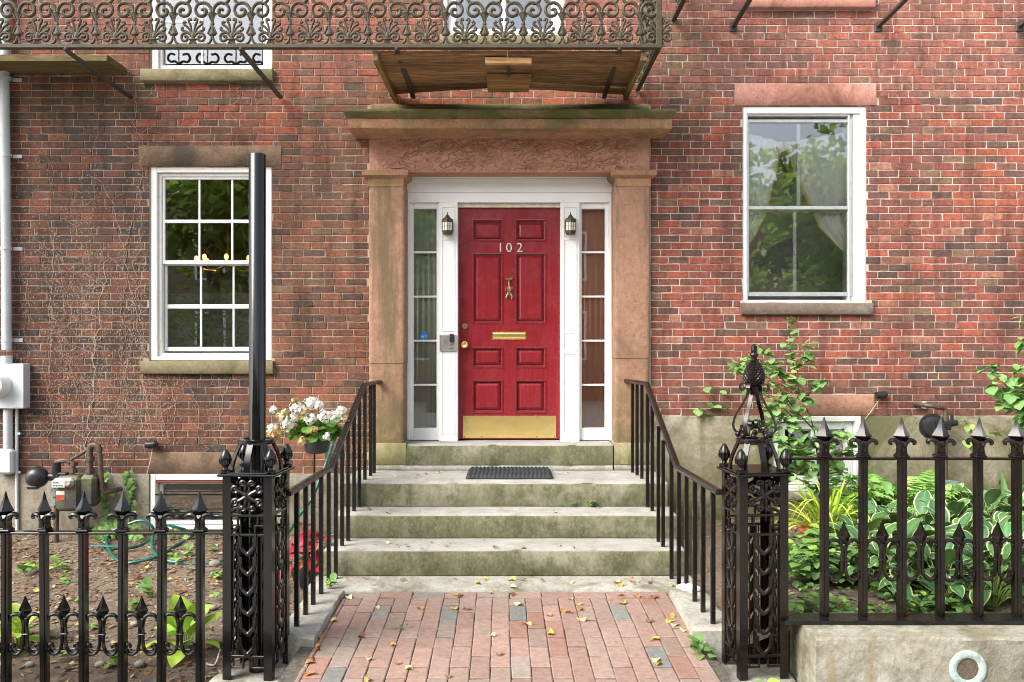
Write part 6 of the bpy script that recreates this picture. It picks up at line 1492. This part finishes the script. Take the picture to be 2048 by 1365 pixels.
def surf(px, py):      # which walking surface is under this pixel
    for (z, ya, yb_) in ((.579, -.69, -.08), (.389, -1.0, -.705), (.209, -1.345, -1.015), (.021, -1.67, -1.36)):
        y = F*(EYE-z)/(py-HOR)-DIST
        if ya <= y <= yb_: return (PX(px, y), y, z)
    y = -2
    for _ in range(20): y = F*(EYE-zw(y)-.003)/(py-HOR)-DIST
    return (PX(px, y), y, zw(y)+.003)
YN = ['golden', 'pale yellow', 'deep yellow', 'cream']; ON = ['orange brown', 'rust red', 'dark brown', 'tan', 'amber']
def put(px, py, meshes, s, grp, step=False):
    x, y, z = surf(px, py); k = rnd.randrange(len(meshes)); NM = YN if meshes is YEL else ON
    col = 'by the left edge' if x < -.8 else 'left of the middle' if x < -.3 else 'in line with the door' if x < .22 else 'right of the middle' if x < .7 else 'by the right edge'
    if z > .5: row = 'on the top landing'
    elif z > .3: row = 'on the middle tread'
    elif z > .1: row = 'on the lowest tread'
    elif y > -1.68: row = 'on the stone slab'
    else: row = 'on the first paver rows' if y > -1.95 else 'midway along the brick walk' if y > -2.4 else 'on the walk near the gateposts'
    lab = lambda k: ('small ' if s < .6 else 'large ' if s > .95 else '')+NM[k]+' fallen leaf '+row+', '+col
    for q in range(len(meshes)):
        if lab(k) not in USED: break
        k = (k+1) % len(meshes)
    o = obj('fallen_leaf', meshes[k], DRYLEAF, None, Matrix.Translation((x, y, z+.006)) @ Matrix.Rotation(rnd.uniform(-PI, PI), 4, 'Z') @ Matrix.Rotation(rnd.uniform(-.35, .35), 4, 'X') @ Matrix.Scale(s, 4)); tag(o, uniq(lab(k)), 'leaf', grp)
yl = [(754, 1217), (669, 1242), (698, 1196), (910, 1218), (913, 1190), (983, 1187), (956, 1167), (986, 1273), (1040, 1211), (1056, 1250), (1098, 1232), (1101, 1269), (1142, 1200), (1157, 1210), (1165, 1241), (1235, 1166), (1246, 1207), (1337, 1244), (1348, 1252), (1368, 1263), (1309, 1322), (1309, 1281), (820, 1339), (736, 1319), (623, 1347), (1344, 1173), (1026, 1175), (1026, 1160), (1141, 1166), (1238, 1172), (971, 1160), (736, 1362)]
og = [(841, 1219), (797, 1328), (785, 1291), (722, 1274), (998, 1311), (1024, 1191), (919, 1194), (932, 1220), (1124, 1223), (1140, 1227), (1161, 1220), (1297, 1244), (1341, 1233), (1306, 1195), (1245, 1193), (1276, 1194), (643, 1275), (637, 1293), (636, 1300), (625, 1320), (618, 1326), (1380, 1275), (1386, 1292), (1392, 1296), (1316, 1330), (612, 1350), (896, 1368-14), (1390, 1288)]
for p in yl: put(p[0], p[1], YEL, rnd.uniform(.7, 1.15), 'yellow leaves on the walk')
for p in og: put(p[0], p[1], ORG, rnd.uniform(.6, 1.05), 'brown leaves on the walk')
for i in range(46):
    row = rnd.choice(((1157, 1164, 690, 1335), (1157, 1162, 690, 800), (1157, 1170, 1260, 1340), (1081, 1098, 700, 1330), (1017, 1028, 720, 1300), (944, 960, 735, 1290)))
    put(rnd.uniform(row[2], row[3]), rnd.uniform(row[0], row[1]), ORG if rnd.random() < .8 else YEL, rnd.uniform(.35, .75), 'small dry leaves on the steps')
# leaf litter on the beds
for nm, x0, x1, y0, y1, fz, n, lb in (('leaf_litter', -5, -1.4, -3.0, -.05, zl, 9500, 'brown leaf litter and twigs on the soil behind the left fence'), ('leaf_litter', 1.3, 5, -2.55, -.05, zr, 3600, 'scattered brown leaf litter on the soil of the right bed')):
    g = MB(); C4 = [(.16, .085, .05), (.22, .12, .07), (.12, .075, .05), (.30, .19, .11), (.34, .15, .06), (.26, .20, .15), (.44, .34, .18), (.36, .29, .22)]
    for _ in range(n):
        x, y = rnd.uniform(x0, x1), rnd.uniform(y0, y1)
        if rnd.random() < .45*smooth01(-1.2, -2.4, y): continue
        z = fz(x, y)+.018*fbm(x*2.2, y*2.2, 3 if x < 0 else 8)+rnd.uniform(.002, .012); a = rnd.uniform(0, PI); l = rnd.uniform(.008, .034); w = l*rnd.uniform(.12, .6); t = rnd.uniform(-.5, .5)
        d = Vector((math.cos(a), math.sin(a), t*.5)); s2 = Vector((-math.sin(a), math.cos(a), rnd.uniform(-.4, .4))); p = Vector((x, y, z))
        g.add([p-d*l, p+s2*w, p+d*l, p-s2*w], [(0, 1, 2, 3)], rnd.choice(C4))
    for _ in range(70):
        x, y = rnd.uniform(x0, x1), rnd.uniform(y0, y1); a = rnd.uniform(0, PI); l = rnd.uniform(.03, .14); z = fz(x, y)+.012; g.tube([(x, y, z), (x+l*.5*math.cos(a), y+l*.5*math.sin(a), z+.01), (x+l*math.cos(a+.3), y+l*math.sin(a+.3), z)], .002, 4, col=(.2, .14, .1))
    tag(g.build(nm, DRYLEAF, smooth=0), lb, 'leaf litter', kind='stuff')
for (px, py) in ((110, 1173), (70, 1182), (350, 1192), (345, 1211), (280, 1222), (300, 1296), (228, 1284), (335, 1158), (290, 1135), (365, 1182), (262, 1192), (435, 1163), (170, 1155), (395, 1330), (140, 1362)):
    x, y, z = hz(px, py); k = rnd.randrange(9); o = obj('fallen_leaf', (YEL+ORG)[k], DRYLEAF, None, Matrix.Translation((x, y, z)) @ Matrix.Rotation(rnd.uniform(-PI, PI), 4, 'Z') @ Matrix.Scale(rnd.uniform(.6, 1), 4)); tag(o, uniq((YN+ON)[k]+' leaf on the soil '+soilpos(px, y)), 'leaf', 'fallen leaves on the left soil')
# ------------------------------------------------------------------ trees across the street (seen mirrored in the glass)
TREEL = m_leaf('tree_leaf', .4, .55)
def tree(label, x, y, h, rad, n, cz3, lsz=.16):
    T = thing('street_tree', label, 'tree', (x, y, -.6), 0, 'trees across the street'); g = MB(); top = Vector((x, y, cz3))
    g.tube([(x, y, -.6), (x+.1, y, cz3*.4), top], [.24, .19, .10], 10, 3)
    for k in range(9):
        a = k*2.4; e_ = top+Vector((math.cos(a)*rad*.7, math.sin(a)*rad*.7, rnd.uniform(-.2, .8)*h)); g.tube([(x, y, cz3*rnd.uniform(.35, .8)), (top+e_)/2+Vector((0, 0, -.3)), e_], [.09, .06, .02], 6, 3)
    g.build('trunk', BARK, T); g = MB(); n = int(n*.45); lsz *= 1.25
    cl = [(Vector((rnd.gauss(0, .45)*rad, rnd.gauss(0, .45)*rad, rnd.gauss(0, .42)*h)), rnd.uniform(.25, .55)*rad) for _ in range(26)]
    for i in range(n):
        c, r = rnd.choice(cl); d = Vector((rnd.gauss(0, 1), rnd.gauss(0, 1), rnd.gauss(0, .8))).normalized()*r*rnd.uniform(.5, 1); p = top+c+d
        u = Vector((rnd.gauss(0, 1), rnd.gauss(0, 1), rnd.gauss(0, .6))).normalized(); v = u.orthogonal().normalized(); l = lsz*rnd.uniform(.6, 1.3)
        g.add([p-u*l, p+v*l*.5, p+u*l, p-v*l*.5], [(0, 1, 2, 3)], rnd.choice([(.12, .22, .05), (.18, .31, .08), (.23, .37, .11), (.09, .16, .04)]))
    g.build('crown', TREEL, T, smooth=0)
tree('leafy tree across the street mirrored in the right window', 8.6, -16.5, 2.6, 2.4, 7000, 5.2)
tree('full tree across the street mirrored in the left window', -9.0, -17, 2.8, 3.0, 8000, 6.2)
tree('broad tree across the street mirrored in the left sidelight', -2.6, -19, 2.4, 2.2, 6000, 5.0)
tree('dense tree across the street at the far right of the reflections', 13.5, -17.5, 3.0, 2.6, 6000, 5.0)
tree('tall tree at the far left of the reflections', -14.5, -18, 3.2, 3.0, 6000, 6.5)
def hedge(label, x0, x1, y, h):
    g = MB()
    for i in range(int((x1-x0)*420)):
        p = Vector((rnd.uniform(x0, x1), y+rnd.gauss(0, .35), -.6+h*(rnd.random()**.6)*(.85+.2*nz(rnd.random()*3, x0)))); u = Vector((rnd.gauss(0, 1), rnd.gauss(0, 1), rnd.gauss(0, .6))).normalized(); v = u.orthogonal().normalized(); l = rnd.uniform(.07, .13)
        g.add([p-u*l, p+v*l*.5, p+u*l, p-v*l*.5], [(0, 1, 2, 3)], rnd.choice([(.14, .25, .06), (.20, .34, .08), (.26, .42, .12)]))
    tag(g.build('hedge', TREEL, smooth=0), label, 'hedge', kind='stuff')
hedge('green hedge across the street seen in the lower right window', 5.5, 11.5, -15, 4.6)
hedge('green hedge across the street seen in the left window', -11.5, -5.5, -15.5, 4.2)

def row_house(label, x0, x1, y, h, col, nwin):
    T = thing('row_house', label, 'house', ((x0+x1)/2, y, -.6), 0, 'houses across the street')
    n = NT('far_brick'); c = n.mixc(n.ramp(n.noise(2, 5, .7), [(.35, 0.), (.65, 1.)]), col, tuple(v*.7 for v in col)); MAT_ = n.done(c, .9, 0, .2)
    MB().box(x0, x1, y-8, y, -.6, h, .02).build('wall', MAT_, T, smooth=0); MB().box(x0-.1, x1+.1, y-.3, y+.35, h-.45, h+.05, .05).build('cornice', WHITE, T, smooth=0)
    st = (x1-x0)/nwin
    for i in range(nwin):
        for z in (1.0, 4.1, 6.9):
            if z+1.9 > h-.6: continue
            cx = x0+st*(i+.5); w = MB().frame(cx-.6, cx+.6, z, z+1.9, .09, y-.02, y+.05).build('window', WHITE, T, smooth=0)
            MB().box(cx-.52, cx+.52, y-.01, y+.02, z+.08, z+1.82).build('pane', m_dark, w, smooth=0)
m_dark = m_plain('far_dark_glass', (.03, .035, .04), .08)
row_house('brick house straight across the street, seen only in reflections', -7.5, 6.5, -24, 8.6, (.30, .13, .09), 5)
row_house('brown house across the street to the right, seen only in reflections', 6.6, 20, -24, 7.6, (.34, .19, .13), 5)
row_house('grey house across the street to the left, seen only in reflections', -21, -7.6, -24, 7.9, (.27, .22, .18), 5)
row_house('brick house far right across the street, seen only in reflections', 20.2, 36, -25, 9.0, (.28, .12, .09), 6)
row_house('brick house far left across the street, seen only in reflections', -37, -21.2, -25, 9.0, (.29, .14, .10), 6)
